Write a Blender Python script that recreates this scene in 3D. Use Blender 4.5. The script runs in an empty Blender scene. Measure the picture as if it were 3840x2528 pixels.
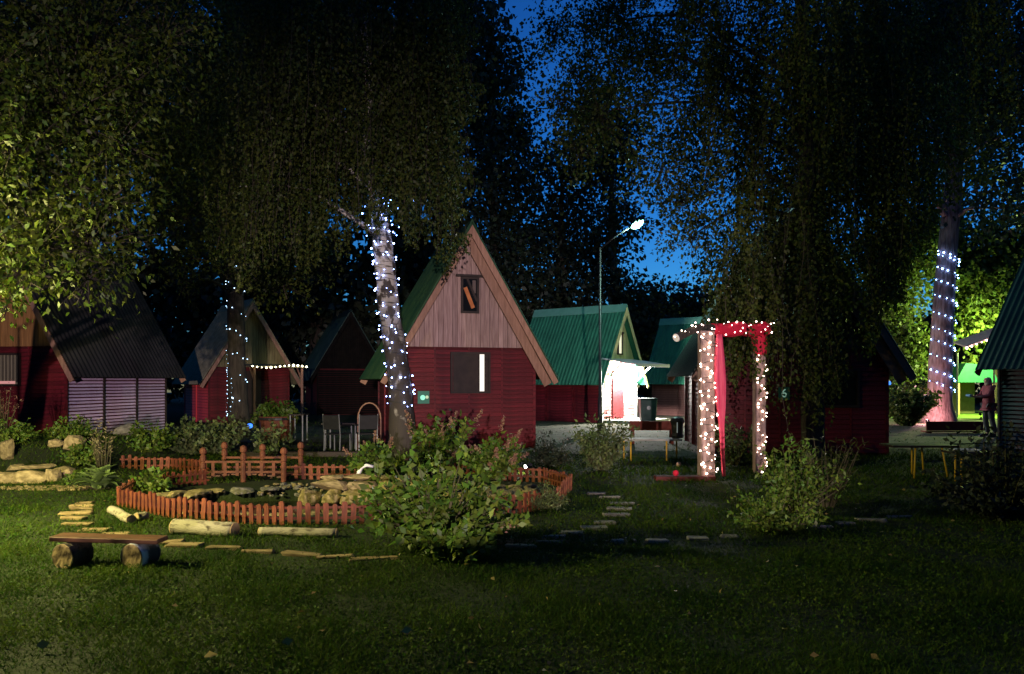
import bpy, bmesh, math, random
import numpy as np
from mathutils import Vector, Matrix

SC = bpy.context.scene
COL = SC.collection
R = math.radians
random.seed(11)
RNG = np.random.default_rng(7)

# ------------------------------------------------------------------ camera
F, HZ, CX, CAMH = 2900.0, 1430.0, 1920.0, 1.6
cam_data = bpy.data.cameras.new('camera')
cam_data.sensor_width = 36.0
cam_data.lens = F / 3840.0 * 36.0
cam_data.shift_y = (HZ - 1264.0) / 3840.0
cam_data.clip_start = 0.05
cam_data.clip_end = 2000.0
cam = bpy.data.objects.new('camera', cam_data)
cam.location = (0, 0, CAMH)
cam.rotation_euler = (R(90), 0, 0)
COL.objects.link(cam)
SC.camera = cam

# ------------------------------------------------------------------ sky
SUN_EL, SUN_AZ = 5.0, 30.0        # dusk glow ahead and to the right
world = bpy.data.worlds.new('World')
SC.world = world
world.use_nodes = True
wn, wl = world.node_tree.nodes, world.node_tree.links
wn.clear()
w_out = wn.new('ShaderNodeOutputWorld')
w_bg = wn.new('ShaderNodeBackground')
w_sky = wn.new('ShaderNodeTexSky')
w_sky.sky_type = 'NISHITA'
w_sky.sun_disc = False
w_sky.sun_elevation = R(SUN_EL)
w_sky.sun_rotation = R(SUN_AZ)
w_sky.air_density = 1.0
w_sky.dust_density = 0.0
w_sky.ozone_density = 6.0
w_gam = wn.new('ShaderNodeGamma')
w_gam.inputs['Gamma'].default_value = 1.3
wl.new(w_sky.outputs[0], w_gam.inputs['Color'])
wl.new(w_gam.outputs[0], w_bg.inputs['Color'])
w_bg.inputs['Strength'].default_value = 0.122
wl.new(w_bg.outputs[0], w_out.inputs['Surface'])

# the last of the daylight: one very weak sun just above the horizon
sun_data = bpy.data.lights.new('sun', 'SUN')
sun_data.energy = 0.002
sun_data.angle = R(10)
sun_data.color = (0.6, 0.75, 1.0)
sun = bpy.data.objects.new('sun', sun_data)
sun.rotation_euler = (R(90 - SUN_EL), 0, R(180 - SUN_AZ))
sun.location = (0, 0, 40)
COL.objects.link(sun)

SC.view_settings.view_transform = 'Standard'
SC.view_settings.look = 'None'
SC.view_settings.exposure = 0.0
SC.view_settings.gamma = 1.0
SC.view_settings.use_curve_mapping = False
SC.render.engine = 'CYCLES'
cy = SC.cycles
cy.use_denoising = True
cy.denoiser = 'OPENIMAGEDENOISE'
cy.denoising_input_passes = 'RGB_ALBEDO_NORMAL'
cy.use_adaptive_sampling = False
cy.max_bounces = 5
cy.diffuse_bounces = 2
cy.glossy_bounces = 2
cy.transmission_bounces = 3
cy.transparent_max_bounces = 4
cy.caustics_reflective = False
cy.caustics_refractive = False
cy.sample_clamp_indirect = 4.0
cy.use_light_tree = True

# ------------------------------------------------------------------ helpers
def P(px, py, Y):
    return Vector(((px - CX) * Y / F, Y, CAMH + (HZ - py) * Y / F))

def G(px, py):
    Y = F * CAMH / (py - HZ)
    return ((px - CX) * Y / F, Y)

def GX(px, Y):
    return (px - CX) * Y / F

MATS = {}

def mat(name, c1, c2=None, scale=6.0, rough=0.75, bump=0.0, bscale=None, metallic=0.0, stretch=(1, 1, 1), vary=0.0,
        detail=6.0, lo=0.35, hi=0.65, coords='Object', spec=0.3, island=0.0):
    if name in MATS:
        return MATS[name]
    m = bpy.data.materials.new(name)
    m.use_nodes = True
    n, l = m.node_tree.nodes, m.node_tree.links
    b = n['Principled BSDF']
    b.inputs['Roughness'].default_value = rough
    b.inputs['Metallic'].default_value = metallic
    b.inputs['Specular IOR Level'].default_value = spec
    tc = n.new('ShaderNodeTexCoord')
    mp = n.new('ShaderNodeMapping')
    mp.inputs['Scale'].default_value = stretch
    l.new(tc.outputs[coords], mp.inputs['Vector'])
    nz = n.new('ShaderNodeTexNoise')
    nz.inputs['Scale'].default_value = scale
    nz.inputs['Detail'].default_value = detail
    l.new(mp.outputs[0], nz.inputs['Vector'])
    cr = n.new('ShaderNodeValToRGB')
    cr.color_ramp.elements[0].position = lo
    cr.color_ramp.elements[1].position = hi
    cr.color_ramp.elements[0].color = (*c1, 1)
    cr.color_ramp.elements[1].color = (*(c2 or c1), 1)
    l.new(nz.outputs['Fac'], cr.inputs['Fac'])
    colour = cr.outputs['Color']
    if vary or island:
        hs = n.new('ShaderNodeHueSaturation')
        if island:
            src = n.new('ShaderNodeNewGeometry').outputs['Random Per Island']
        else:
            src = n.new('ShaderNodeObjectInfo').outputs['Random']
        mr = n.new('ShaderNodeMapRange')
        v = vary or island
        mr.inputs['To Min'].default_value = 1 - v
        mr.inputs['To Max'].default_value = 1 + v
        l.new(src, mr.inputs['Value'])
        l.new(mr.outputs[0], hs.inputs['Value'])
        if island:
            mr2 = n.new('ShaderNodeMapRange')
            mr2.inputs['To Min'].default_value = 0.5 - 0.035
            mr2.inputs['To Max'].default_value = 0.5 + 0.03
            mul = n.new('ShaderNodeMath'); mul.operation = 'MULTIPLY'; mul.inputs[1].default_value = 7.31
            fr = n.new('ShaderNodeMath'); fr.operation = 'FRACT'
            l.new(src, mul.inputs[0]); l.new(mul.outputs[0], fr.inputs[0]); l.new(fr.outputs[0], mr2.inputs['Value'])
            l.new(mr2.outputs[0], hs.inputs['Hue'])
        l.new(colour, hs.inputs['Color'])
        colour = hs.outputs['Color']
    l.new(colour, b.inputs['Base Color'])
    if bump:
        nb = n.new('ShaderNodeTexNoise')
        nb.inputs['Scale'].default_value = bscale or scale * 4
        nb.inputs['Detail'].default_value = 5
        l.new(mp.outputs[0], nb.inputs['Vector'])
        bp = n.new('ShaderNodeBump')
        bp.inputs['Strength'].default_value = bump
        bp.inputs['Distance'].default_value = 0.03
        l.new(nb.outputs['Fac'], bp.inputs['Height'])
        l.new(bp.outputs[0], b.inputs['Normal'])
    MATS[name] = m
    return m

def leaf_mat(name, c1, c2, trans=0.35, rough=0.5, vary=0.35, spec=0.35):
    m = mat(name, c1, c2, scale=1.3, rough=rough, island=vary, spec=spec)
    n, l = m.node_tree.nodes, m.node_tree.links
    b = n['Principled BSDF']
    out = [x for x in n if x.type == 'OUTPUT_MATERIAL'][0]
    tr = n.new('ShaderNodeBsdfTranslucent')
    mx = n.new('ShaderNodeMixShader')
    mx.inputs[0].default_value = trans
    src = b.inputs['Base Color'].links[0].from_socket
    l.new(src, tr.inputs['Color'])
    l.new(b.outputs[0], mx.inputs[1])
    l.new(tr.outputs[0], mx.inputs[2])
    l.new(mx.outputs[0], out.inputs['Surface'])
    return m

def glow(name, color, strength):
    if name in MATS:
        return MATS[name]
    m = bpy.data.materials.new(name)
    m.use_nodes = True
    b = m.node_tree.nodes['Principled BSDF']
    b.inputs['Base Color'].default_value = (*[0.25 * c for c in color], 1)
    b.inputs['Emission Color'].default_value = (*color, 1)
    b.inputs['Emission Strength'].default_value = strength
    MATS[name] = m
    return m

def link(name, mesh, m=None, parent=None, loc=(0, 0, 0), rot=(0, 0, 0)):
    o = bpy.data.objects.new(name, mesh)
    COL.objects.link(o)
    if m is not None and mesh is not None and not mesh.materials:
        mesh.materials.append(m)
    o.location = loc
    o.rotation_euler = rot
    if parent is not None:
        o.parent = parent
    return o

def tag(o, label=None, cat=None, group=None, kind=None):
    if label: o['label'] = label
    if cat: o['category'] = cat
    if group: o['group'] = group
    if kind: o['kind'] = kind
    return o

def thing(name, label, cat, loc=(0, 0, 0), rz=0.0, group=None):
    o = bpy.data.objects.new(name, None)
    o.empty_display_size = 0.2
    COL.objects.link(o)
    o.location = loc
    o.rotation_euler = (0, 0, rz)
    return tag(o, label, cat, group)

class MB:
    def __init__(self):
        self.v, self.f, self.smooth = [], [], False
    def add(self, vs, fs):
        k = len(self.v)
        self.v += [tuple(x) for x in vs]
        self.f += [tuple(i + k for i in q) for q in fs]
        return self
    def box(self, c, s, rot=None):
        x, y, z = s[0] / 2, s[1] / 2, s[2] / 2
        vs = [Vector(p) for p in ((-x, -y, -z), (x, -y, -z), (x, y, -z), (-x, y, -z), (-x, -y, z), (x, -y, z), (x, y, z), (-x, y, z))]
        if rot is not None:
            vs = [rot @ p for p in vs]
        c = Vector(c)
        return self.add([p + c for p in vs], [(0, 3, 2, 1), (4, 5, 6, 7), (0, 1, 5, 4), (1, 2, 6, 5), (2, 3, 7, 6), (3, 0, 4, 7)])
    def prism(self, poly, y0, y1):
        """poly: list of (x,z) counter-clockwise seen from -y; extruded from y0 to y1"""
        n = len(poly)
        vs = [(x, y0, z) for x, z in poly] + [(x, y1, z) for x, z in poly]
        fs = [tuple(range(n)), tuple(range(2 * n - 1, n - 1, -1))]
        fs += [(i, i + n, (i + 1) % n + n, (i + 1) % n) for i in range(n)]
        return self.add(vs, fs)
    def slab(self, poly, z0, z1):
        n = len(poly)
        vs = [(x, y, z0) for x, y in poly] + [(x, y, z1) for x, y in poly]
        fs = [tuple(range(n - 1, -1, -1)), tuple(range(n, 2 * n))]
        fs += [(i, (i + 1) % n, (i + 1) % n + n, i + n) for i in range(n)]
        return self.add(vs, fs)
    def tube(self, path, radii, n=8, cap=True):
        path = [Vector(p) for p in path]
        if not hasattr(radii, '__len__'):
            radii = [radii] * len(path)
        rings, up = [], None
        for i, p in enumerate(path):
            d = (path[min(i + 1, len(path) - 1)] - path[max(i - 1, 0)])
            d = d.normalized() if d.length > 1e-9 else Vector((0, 0, 1))
            if up is None:
                up = d.orthogonal().normalized()
            up = (up - d * up.dot(d))
            up = up.normalized() if up.length > 1e-6 else d.orthogonal().normalized()
            sd = d.cross(up)
            rings.append([p + (up * math.cos(2 * math.pi * k / n) + sd * math.sin(2 * math.pi * k / n)) * radii[i] for k in range(n)])
        vs = [q for r in rings for q in r]
        fs = []
        for i in range(len(path) - 1):
            for k in range(n):
                a, b = i * n + k, i * n + (k + 1) % n
                fs.append((a, b, b + n, a + n))
        if cap:
            fs.append(tuple(range(n - 1, -1, -1)))
            fs.append(tuple(range((len(path) - 1) * n, len(path) * n)))
        return self.add(vs, fs)
    def lathe(self, prof, n=16, c=(0, 0, 0)):
        vs = []
        for r, z in prof:
            vs += [(c[0] + r * math.cos(2 * math.pi * k / n), c[1] + r * math.sin(2 * math.pi * k / n), c[2] + z) for k in range(n)]
        fs = []
        for i in range(len(prof) - 1):
            for k in range(n):
                a, b = i * n + k, i * n + (k + 1) % n
                fs.append((a, b, b + n, a + n))
        fs.append(tuple(range(n - 1, -1, -1)))
        fs.append(tuple(range((len(prof) - 1) * n, len(prof) * n)))
        return self.add(vs, fs)
    def mesh(self, name, smooth=False, bevel=0.0):
        me = bpy.data.meshes.new(name)
        me.from_pydata(self.v, [], self.f)
        if bevel:
            bm = bmesh.new(); bm.from_mesh(me)
            bmesh.ops.bevel(bm, geom=list(bm.edges), offset=bevel, segments=1, affect='EDGES', clamp_overlap=True)
            bm.to_mesh(me); bm.free()
        if smooth:
            me.polygons.foreach_set('use_smooth', [True] * len(me.polygons))
        me.update()
        return me
    def build(self, name, m, parent=None, loc=(0, 0, 0), rot=(0, 0, 0), smooth=False, bevel=0.0):
        return link(name, self.mesh(name, smooth, bevel), m, parent, loc, rot)

def quads_mesh(name, V, k=4):
    """V: (n*k,3) array, every k verts one face"""
    n = len(V) // k
    me = bpy.data.meshes.new(name)
    me.vertices.add(n * k)
    me.vertices.foreach_set('co', np.ascontiguousarray(V, dtype=np.float32).ravel())
    me.loops.add(n * k)
    me.loops.foreach_set('vertex_index', np.arange(n * k, dtype=np.int32))
    me.polygons.add(n)
    me.polygons.foreach_set('loop_start', np.arange(0, n * k, k, dtype=np.int32))
    me.polygons.foreach_set('loop_total', np.full(n, k, dtype=np.int32))
    me.update(calc_edges=True)
    return me

def unit(a):
    return a / np.maximum(np.linalg.norm(a, axis=-1, keepdims=True), 1e-9)

def leaves(Pc, D, Ln, Wd, rng=RNG, fold=0.25):
    """leaf diamonds: base points Pc, axis D, lengths, widths -> verts for quads_mesh"""
    n = len(Pc)
    D = unit(D)
    S = unit(np.cross(D, unit(rng.normal(size=(n, 3)))))
    N = np.cross(D, S)
    Ln = np.asarray(Ln).reshape(-1, 1) * np.ones((n, 1))
    Wd = np.asarray(Wd).reshape(-1, 1) * np.ones((n, 1))
    mid = Pc + D * Ln * 0.45 + N * Wd * fold
    V = np.empty((n, 4, 3))
    V[:, 0] = Pc
    V[:, 1] = mid + S * Wd * 0.5
    V[:, 2] = Pc + D * Ln
    V[:, 3] = mid - S * Wd * 0.5
    return V.reshape(-1, 3)

def rand_dirs(n, rng=RNG):
    return unit(rng.normal(size=(n, 3)))

def in_poly(x, y, poly):
    x, y = np.asarray(x), np.asarray(y)
    inside = np.zeros(x.shape, bool)
    j = len(poly) - 1
    for i in range(len(poly)):
        xi, yi = poly[i]; xj, yj = poly[j]
        c = ((yi > y) != (yj > y)) & (x < (xj - xi) * (y - yi) / (yj - yi + 1e-12) + xi)
        inside ^= c
        j = i
    return inside

def point_light(name, loc, energy, color, radius=0.08, parent=None):
    d = bpy.data.lights.new(name, 'POINT')
    d.energy = energy
    d.color = color
    d.shadow_soft_size = radius
    o = bpy.data.objects.new(name, d)
    COL.objects.link(o)
    o.location = loc
    if parent is not None:
        o.parent = parent
    return o

ORD = 'first second third fourth fifth sixth seventh eighth ninth tenth eleventh twelfth'.split()
# ------------------------------------------------------------------ materials
M_RED = mat('red_paint', (0.060, 0.005, 0.007), (0.145, 0.010, 0.016), scale=3.5, rough=0.6, bump=0.2, stretch=(1, 1, 4), vary=0.22)
M_REDWALL = mat('red_wall', (0.05, 0.004, 0.006), (0.08, 0.006, 0.008), scale=4, rough=0.8)
M_BOARD = mat('gable_timber', (0.25, 0.155, 0.135), (0.40, 0.27, 0.24), scale=3, rough=0.7, bump=0.2, stretch=(9, 9, 0.7), vary=0.16)
M_BOARDG = mat('gable_timber_green', (0.66, 0.63, 0.26), (0.76, 0.72, 0.32), scale=3, rough=0.7, stretch=(9, 9, 0.7), vary=0.10)
M_BARGE = mat('barge_timber', (0.26, 0.14, 0.09), (0.38, 0.21, 0.14), scale=3, rough=0.65, bump=0.15, stretch=(6, 6, 1), vary=0.1)
M_DARKTIMBER = mat('dark_timber', (0.018, 0.011, 0.009), (0.032, 0.02, 0.015), scale=5, rough=0.6)
M_ROOFG = mat('green_roof_sheet', (0.022, 0.13, 0.075), (0.032, 0.19, 0.11), scale=1.6, rough=0.5, spec=0.35)
M_ROOFD = mat('grey_roof_sheet', (0.022, 0.021, 0.020), (0.036, 0.034, 0.032), scale=1.2, rough=0.85, spec=0.1)
M_ROOFO = mat('olive_roof_sheet', (0.13, 0.125, 0.085), (0.20, 0.19, 0.14), scale=1.6, rough=0.8, spec=0.1)
M_ROOFC = mat('moss_green_roof_sheet', (0.016, 0.060, 0.030), (0.035, 0.085, 0.035), scale=1.6, rough=0.7, spec=0.15)
M_GABLEO = mat('gable_olive', (0.14, 0.12, 0.055), (0.22, 0.19, 0.09), scale=3, stretch=(9, 9, 0.7), vary=0.14)
M_ROOFGREY = mat('weathered_roof_sheet', (0.19, 0.18, 0.11), (0.28, 0.26, 0.17), scale=6, rough=0.9, spec=0.04)
M_ROOFK = mat('dark_roof_sheet', (0.012, 0.03, 0.022), (0.02, 0.045, 0.034), scale=1.6, rough=0.5)
M_SLAT = mat('grey_slats', (0.46, 0.32, 0.47), (0.68, 0.50, 0.70), scale=3, rough=0.7, bump=0.25, stretch=(1, 1, 8), vary=0.2)
M_SLATD = mat('weathered_slats', (0.09, 0.11, 0.10), (0.15, 0.17, 0.16), scale=3, rough=0.7, stretch=(1, 1, 8), vary=0.2)
M_WHITE = mat('white_paint', (0.72, 0.71, 0.68), (0.8, 0.79, 0.76), scale=8, rough=0.6)
M_CURTAIN = mat('curtain', (0.07, 0.06, 0.04), (0.12, 0.10, 0.07), scale=8, rough=0.9, stretch=(8, 8, 0.3))
M_METAL = mat('grey_metal', (0.16, 0.17, 0.17), (0.22, 0.23, 0.23), scale=8, rough=0.45, metallic=0.6)
M_DARKMETAL = mat('dark_metal', (0.025, 0.026, 0.028), (0.04, 0.04, 0.042), scale=8, rough=0.45, metallic=0.4)
M_BLACK = mat('black_plastic', (0.012, 0.012, 0.013), (0.02, 0.02, 0.021), scale=8, rough=0.45)
M_PICKET = mat('orange_stain', (0.085, 0.022, 0.010), (0.22, 0.060, 0.024), scale=9, rough=0.65, bump=0.2, stretch=(8, 8, 1), vary=0.22)
M_BRIDGE = mat('bridge_timber', (0.075, 0.024, 0.012), (0.15, 0.048, 0.022), scale=7, rough=0.7, bump=0.3, vary=0.2)
M_STONE = mat('yellow_stone', (0.17, 0.13, 0.055), (0.40, 0.31, 0.15), scale=5, rough=0.85, bump=0.5, vary=0.2)
M_STONEG = mat('grey_stone', (0.13, 0.12, 0.10), (0.24, 0.22, 0.18), scale=6, rough=0.9, bump=0.5, vary=0.2)
M_PLANK = mat('path_timber', (0.15, 0.10, 0.045), (0.32, 0.23, 0.12), scale=4, rough=0.8, bump=0.3, stretch=(1, 6, 1), vary=0.25)
M_BROWN = mat('brown_timber', (0.06, 0.026, 0.012), (0.14, 0.06, 0.026), scale=4, rough=0.6, bump=0.2, stretch=(1, 8, 1))
M_YELLOW = mat('yellow_metal', (0.45, 0.27, 0.02), (0.55, 0.33, 0.03), scale=8, rough=0.45)
M_CONCRETE = mat('concrete', (0.36, 0.35, 0.33), (0.46, 0.45, 0.42), scale=7, rough=0.9, bump=0.2)
M_BARK = mat('dark_bark', (0.028, 0.022, 0.017), (0.06, 0.048, 0.036), scale=5, rough=0.95, bump=0.8, bscale=14, stretch=(3, 3, 0.6))
M_BARKR = mat('rosy_lit_bark', (0.16, 0.09, 0.085), (0.36, 0.23, 0.22), scale=4, rough=0.95, bump=1.0, bscale=9, stretch=(3, 3, 0.5))  # rose light on the trunk put into the bark colour
M_STEM = mat('green_stem', (0.05, 0.045, 0.02), (0.08, 0.07, 0.03), scale=6, rough=0.8)
M_CLOTH = mat('red_cloth', (0.55, 0.008, 0.03), (0.62, 0.015, 0.05), scale=4, rough=0.7, bump=0.3, bscale=9, stretch=(6, 6, 1))
M_WIRE = mat('cable', (0.012, 0.016, 0.012), (0.02, 0.025, 0.02), scale=10, rough=0.5)
M_BLUE = mat('blue_plastic', (0.02, 0.09, 0.33), (0.03, 0.12, 0.4), scale=8, rough=0.5)

def birch_mat():
    m = bpy.data.materials.new('birch_bark')
    m.use_nodes = True
    n, l = m.node_tree.nodes, m.node_tree.links
    b = n['Principled BSDF']
    b.inputs['Roughness'].default_value = 0.8
    tc = n.new('ShaderNodeTexCoord')
    def layer(stretch, scale, lo, hi, detail=5):
        mp = n.new('ShaderNodeMapping'); mp.inputs['Scale'].default_value = stretch
        l.new(tc.outputs['Object'], mp.inputs['Vector'])
        nz = n.new('ShaderNodeTexNoise'); nz.inputs['Scale'].default_value = scale; nz.inputs['Detail'].default_value = detail
        l.new(mp.outputs[0], nz.inputs['Vector'])
        mr = n.new('ShaderNodeMapRange'); mr.inputs['From Min'].default_value = lo; mr.inputs['From Max'].default_value = hi
        l.new(nz.outputs['Fac'], mr.inputs['Value'])
        return mr.outputs[0], nz.outputs['Fac']
    lent, _ = layer((1.5, 1.5, 14), 2.0, 0.56, 0.64)
    scar, h = layer((2.6, 2.6, 1.6), 2.4, 0.50, 0.57)
    mx = n.new('ShaderNodeMath'); mx.operation = 'MAXIMUM'
    l.new(lent, mx.inputs[0]); l.new(scar, mx.inputs[1])
    sep = n.new('ShaderNodeSeparateXYZ'); l.new(tc.outputs['Object'], sep.inputs[0])
    nb, _ = layer((2, 2, 1.2), 2.5, 0.3, 0.7)
    hgt = n.new('ShaderNodeMapRange'); hgt.inputs['From Min'].default_value = 1.4; hgt.inputs['From Max'].default_value = 3.6
    hgt.inputs['To Min'].default_value = 3.2; hgt.inputs['To Max'].default_value = 0.0; hgt.clamp = True
    l.new(sep.outputs['Z'], hgt.inputs['Value'])
    mul = n.new('ShaderNodeMath'); mul.operation = 'MULTIPLY'; l.new(hgt.outputs[0], mul.inputs[0]); l.new(nb, mul.inputs[1])
    mx0 = mx
    mx = n.new('ShaderNodeMath'); mx.operation = 'MAXIMUM'; l.new(mx0.outputs[0], mx.inputs[0]); l.new(mul.outputs[0], mx.inputs[1])
    mc = n.new('ShaderNodeMix'); mc.data_type = 'RGBA'
    mc.inputs['A'].default_value = (0.44, 0.40, 0.35, 1)
    mc.inputs['B'].default_value = (0.045, 0.035, 0.028, 1)
    l.new(mx.outputs[0], mc.inputs['Factor'])
    l.new(mc.outputs['Result'], b.inputs['Base Color'])
    bp = n.new('ShaderNodeBump'); bp.inputs['Strength'].default_value = 0.5; bp.inputs['Distance'].default_value = 0.03
    l.new(h, bp.inputs['Height']); l.new(bp.outputs[0], b.inputs['Normal'])
    MATS['birch_bark'] = m
    return m
M_BIRCH = birch_mat()
M_BIRCHLOG = mat('birch_log_bark', (0.06, 0.045, 0.03), (0.33, 0.29, 0.21), scale=5, rough=0.85, bump=0.4, stretch=(1.5, 4, 4), lo=0.34, hi=0.48)
M_LOGEND = mat('cut_wood', (0.30, 0.19, 0.09), (0.46, 0.32, 0.17), scale=6, rough=0.85, bump=0.2)

L_NEAR = leaf_mat('leaf_near', (0.028, 0.048, 0.004), (0.058, 0.082, 0.008), trans=0.3, spec=0.25)
L_BIRCH = leaf_mat('leaf_birch', (0.034, 0.050, 0.009), (0.068, 0.088, 0.016), trans=0.35, spec=0.2)
L_DARK = leaf_mat('leaf_dark', (0.018, 0.026, 0.014), (0.03, 0.04, 0.02), trans=0.2)
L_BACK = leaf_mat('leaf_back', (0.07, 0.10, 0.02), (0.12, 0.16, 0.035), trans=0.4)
L_BUSH = leaf_mat('leaf_bush', (0.060, 0.120, 0.012), (0.135, 0.205, 0.026), trans=0.35)
L_PALE = leaf_mat('leaf_pale', (0.08, 0.12, 0.035), (0.15, 0.19, 0.065), trans=0.3)
L_PLUME = leaf_mat('plume', (0.24, 0.13, 0.085), (0.40, 0.23, 0.15), trans=0.3)
L_FLOWER = leaf_mat('white_petal', (0.55, 0.55, 0.48), (0.7, 0.7, 0.62), trans=0.3, vary=0.15)
L_GRASS = leaf_mat('grass_blade', (0.026, 0.062, 0.004), (0.058, 0.100, 0.008), trans=0.3, vary=0.4, rough=0.7, spec=0.12)

# ------------------------------------------------------------------ ground
FENCE_FRONT = [G(440, 1897), G(530, 1916), G(620, 1934), G(750, 1950), G(930, 1966), G(1072, 1972), G(1274, 1969), G(1600, 1958), G(1938, 1928), G(2090, 1900), G(2143, 1838)]
FENCE_BACK = [G(2143, 1838), G(2036, 1806), G(1920, 1800), G(1813, 1790), G(1600, 1794), G(1349, 1798), G(1097, 1797)]
FENCE_LEFT = [G(778, 1818), G(640, 1836), G(505, 1856), G(440, 1897)]
POND_POLY = FENCE_FRONT + FENCE_BACK[1:] + FENCE_LEFT[:-1]
PC, PRX, PRY = (-3.0, 10.35), 1.75, 0.95          # the water

def h_np(x, y):
    x, y = np.asarray(x, float), np.asarray(y, float)
    r = np.sqrt(((x - PC[0]) / PRX) ** 2 + ((y - PC[1]) / PRY) ** 2)
    dip = -0.40 * np.clip((1.12 - r) / 0.35, 0, 1) ** 1.5
    q = np.sqrt(((x + 9.6) / 3.0) ** 2 + ((y - 15.2) / 2.3) ** 2)
    s = np.clip((1.15 - q) / 0.6, 0, 1)
    mound = 0.5 * s * s * (3 - 2 * s)
    wob = 0.018 * np.sin(x * 1.7 + 0.6 * y) * np.sin(y * 1.3 - 0.4 * x + 1.0) * (np.abs(x) < 40)
    return dip + mound + wob * (r > 1.3)

def hz(x, y):
    return float(h_np(x, y))

def axis(segs):
    out = []
    for a, b, st in segs:
        out += list(np.arange(a, b, st))
    return np.array(out + [segs[-1][1]])
gx = axis([(-110, -60, 10), (-60, -16, 4), (-16, -6, 0.35), (-6, 2, 0.12), (2, 16, 0.4), (16, 60, 4), (60, 110, 10)])
gy = axis([(-110, -10, 10), (-10, 2, 1.0), (2, 8, 0.3), (8, 13, 0.12), (13, 20, 0.35), (20, 60, 2.0), (60, 110, 10)])
XX, YY = np.meshgrid(gx, gy, indexing='xy')
ZZ = h_np(XX, YY)
nx, ny = len(gx), len(gy)
gv = np.stack([XX, YY, ZZ], -1).reshape(-1, 3)
ii = (np.arange(ny - 1)[:, None] * nx + np.arange(nx - 1)[None, :]).ravel()
gf = np.stack([ii, ii + 1, ii + 1 + nx, ii + nx], -1)
gm = bpy.data.meshes.new('ground')
gm.from_pydata(gv.tolist(), [], gf.tolist())
gm.polygons.foreach_set('use_smooth', [True] * len(gm.polygons))
M_GROUND = mat('lawn_soil', (0.012, 0.018, 0.004), (0.022, 0.034, 0.007), scale=2.2, rough=0.95, bump=0.6, bscale=30)
ground = tag(link('ground', gm, M_GROUND), kind='structure')

# trodden yard between the cabins, and the pale bare strip by the far tree
M_YARD = mat('yard_earth', (0.030, 0.032, 0.016), (0.10, 0.095, 0.06), scale=3.0, rough=0.95, bump=0.4, bscale=25, detail=9)
def sheet(name, poly, z, m):
    me = bpy.data.meshes.new(name)
    me.from_pydata([(x, y, z) for x, y in poly], [], [tuple(range(len(poly)))])
    return tag(link(name, me, m), kind='structure')
sheet('yard', [(0.6, 17.2), (3.5, 15.6), (5.0, 16.5), (6.0, 19.2), (10.6, 19.5), (18, 21), (19, 34), (9, 38), (-1, 34), (-4, 24), (0.4, 21)], 0.022, M_YARD)
sheet('yard_path', [(-12, 22.5), (-8, 20.0), (-3.0, 20.0), (-3.5, 24), (-7, 27), (-12, 27)], 0.022, mat('yard_dark', (0.03, 0.035, 0.015), (0.07, 0.07, 0.04), scale=1.2, rough=0.95))

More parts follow.
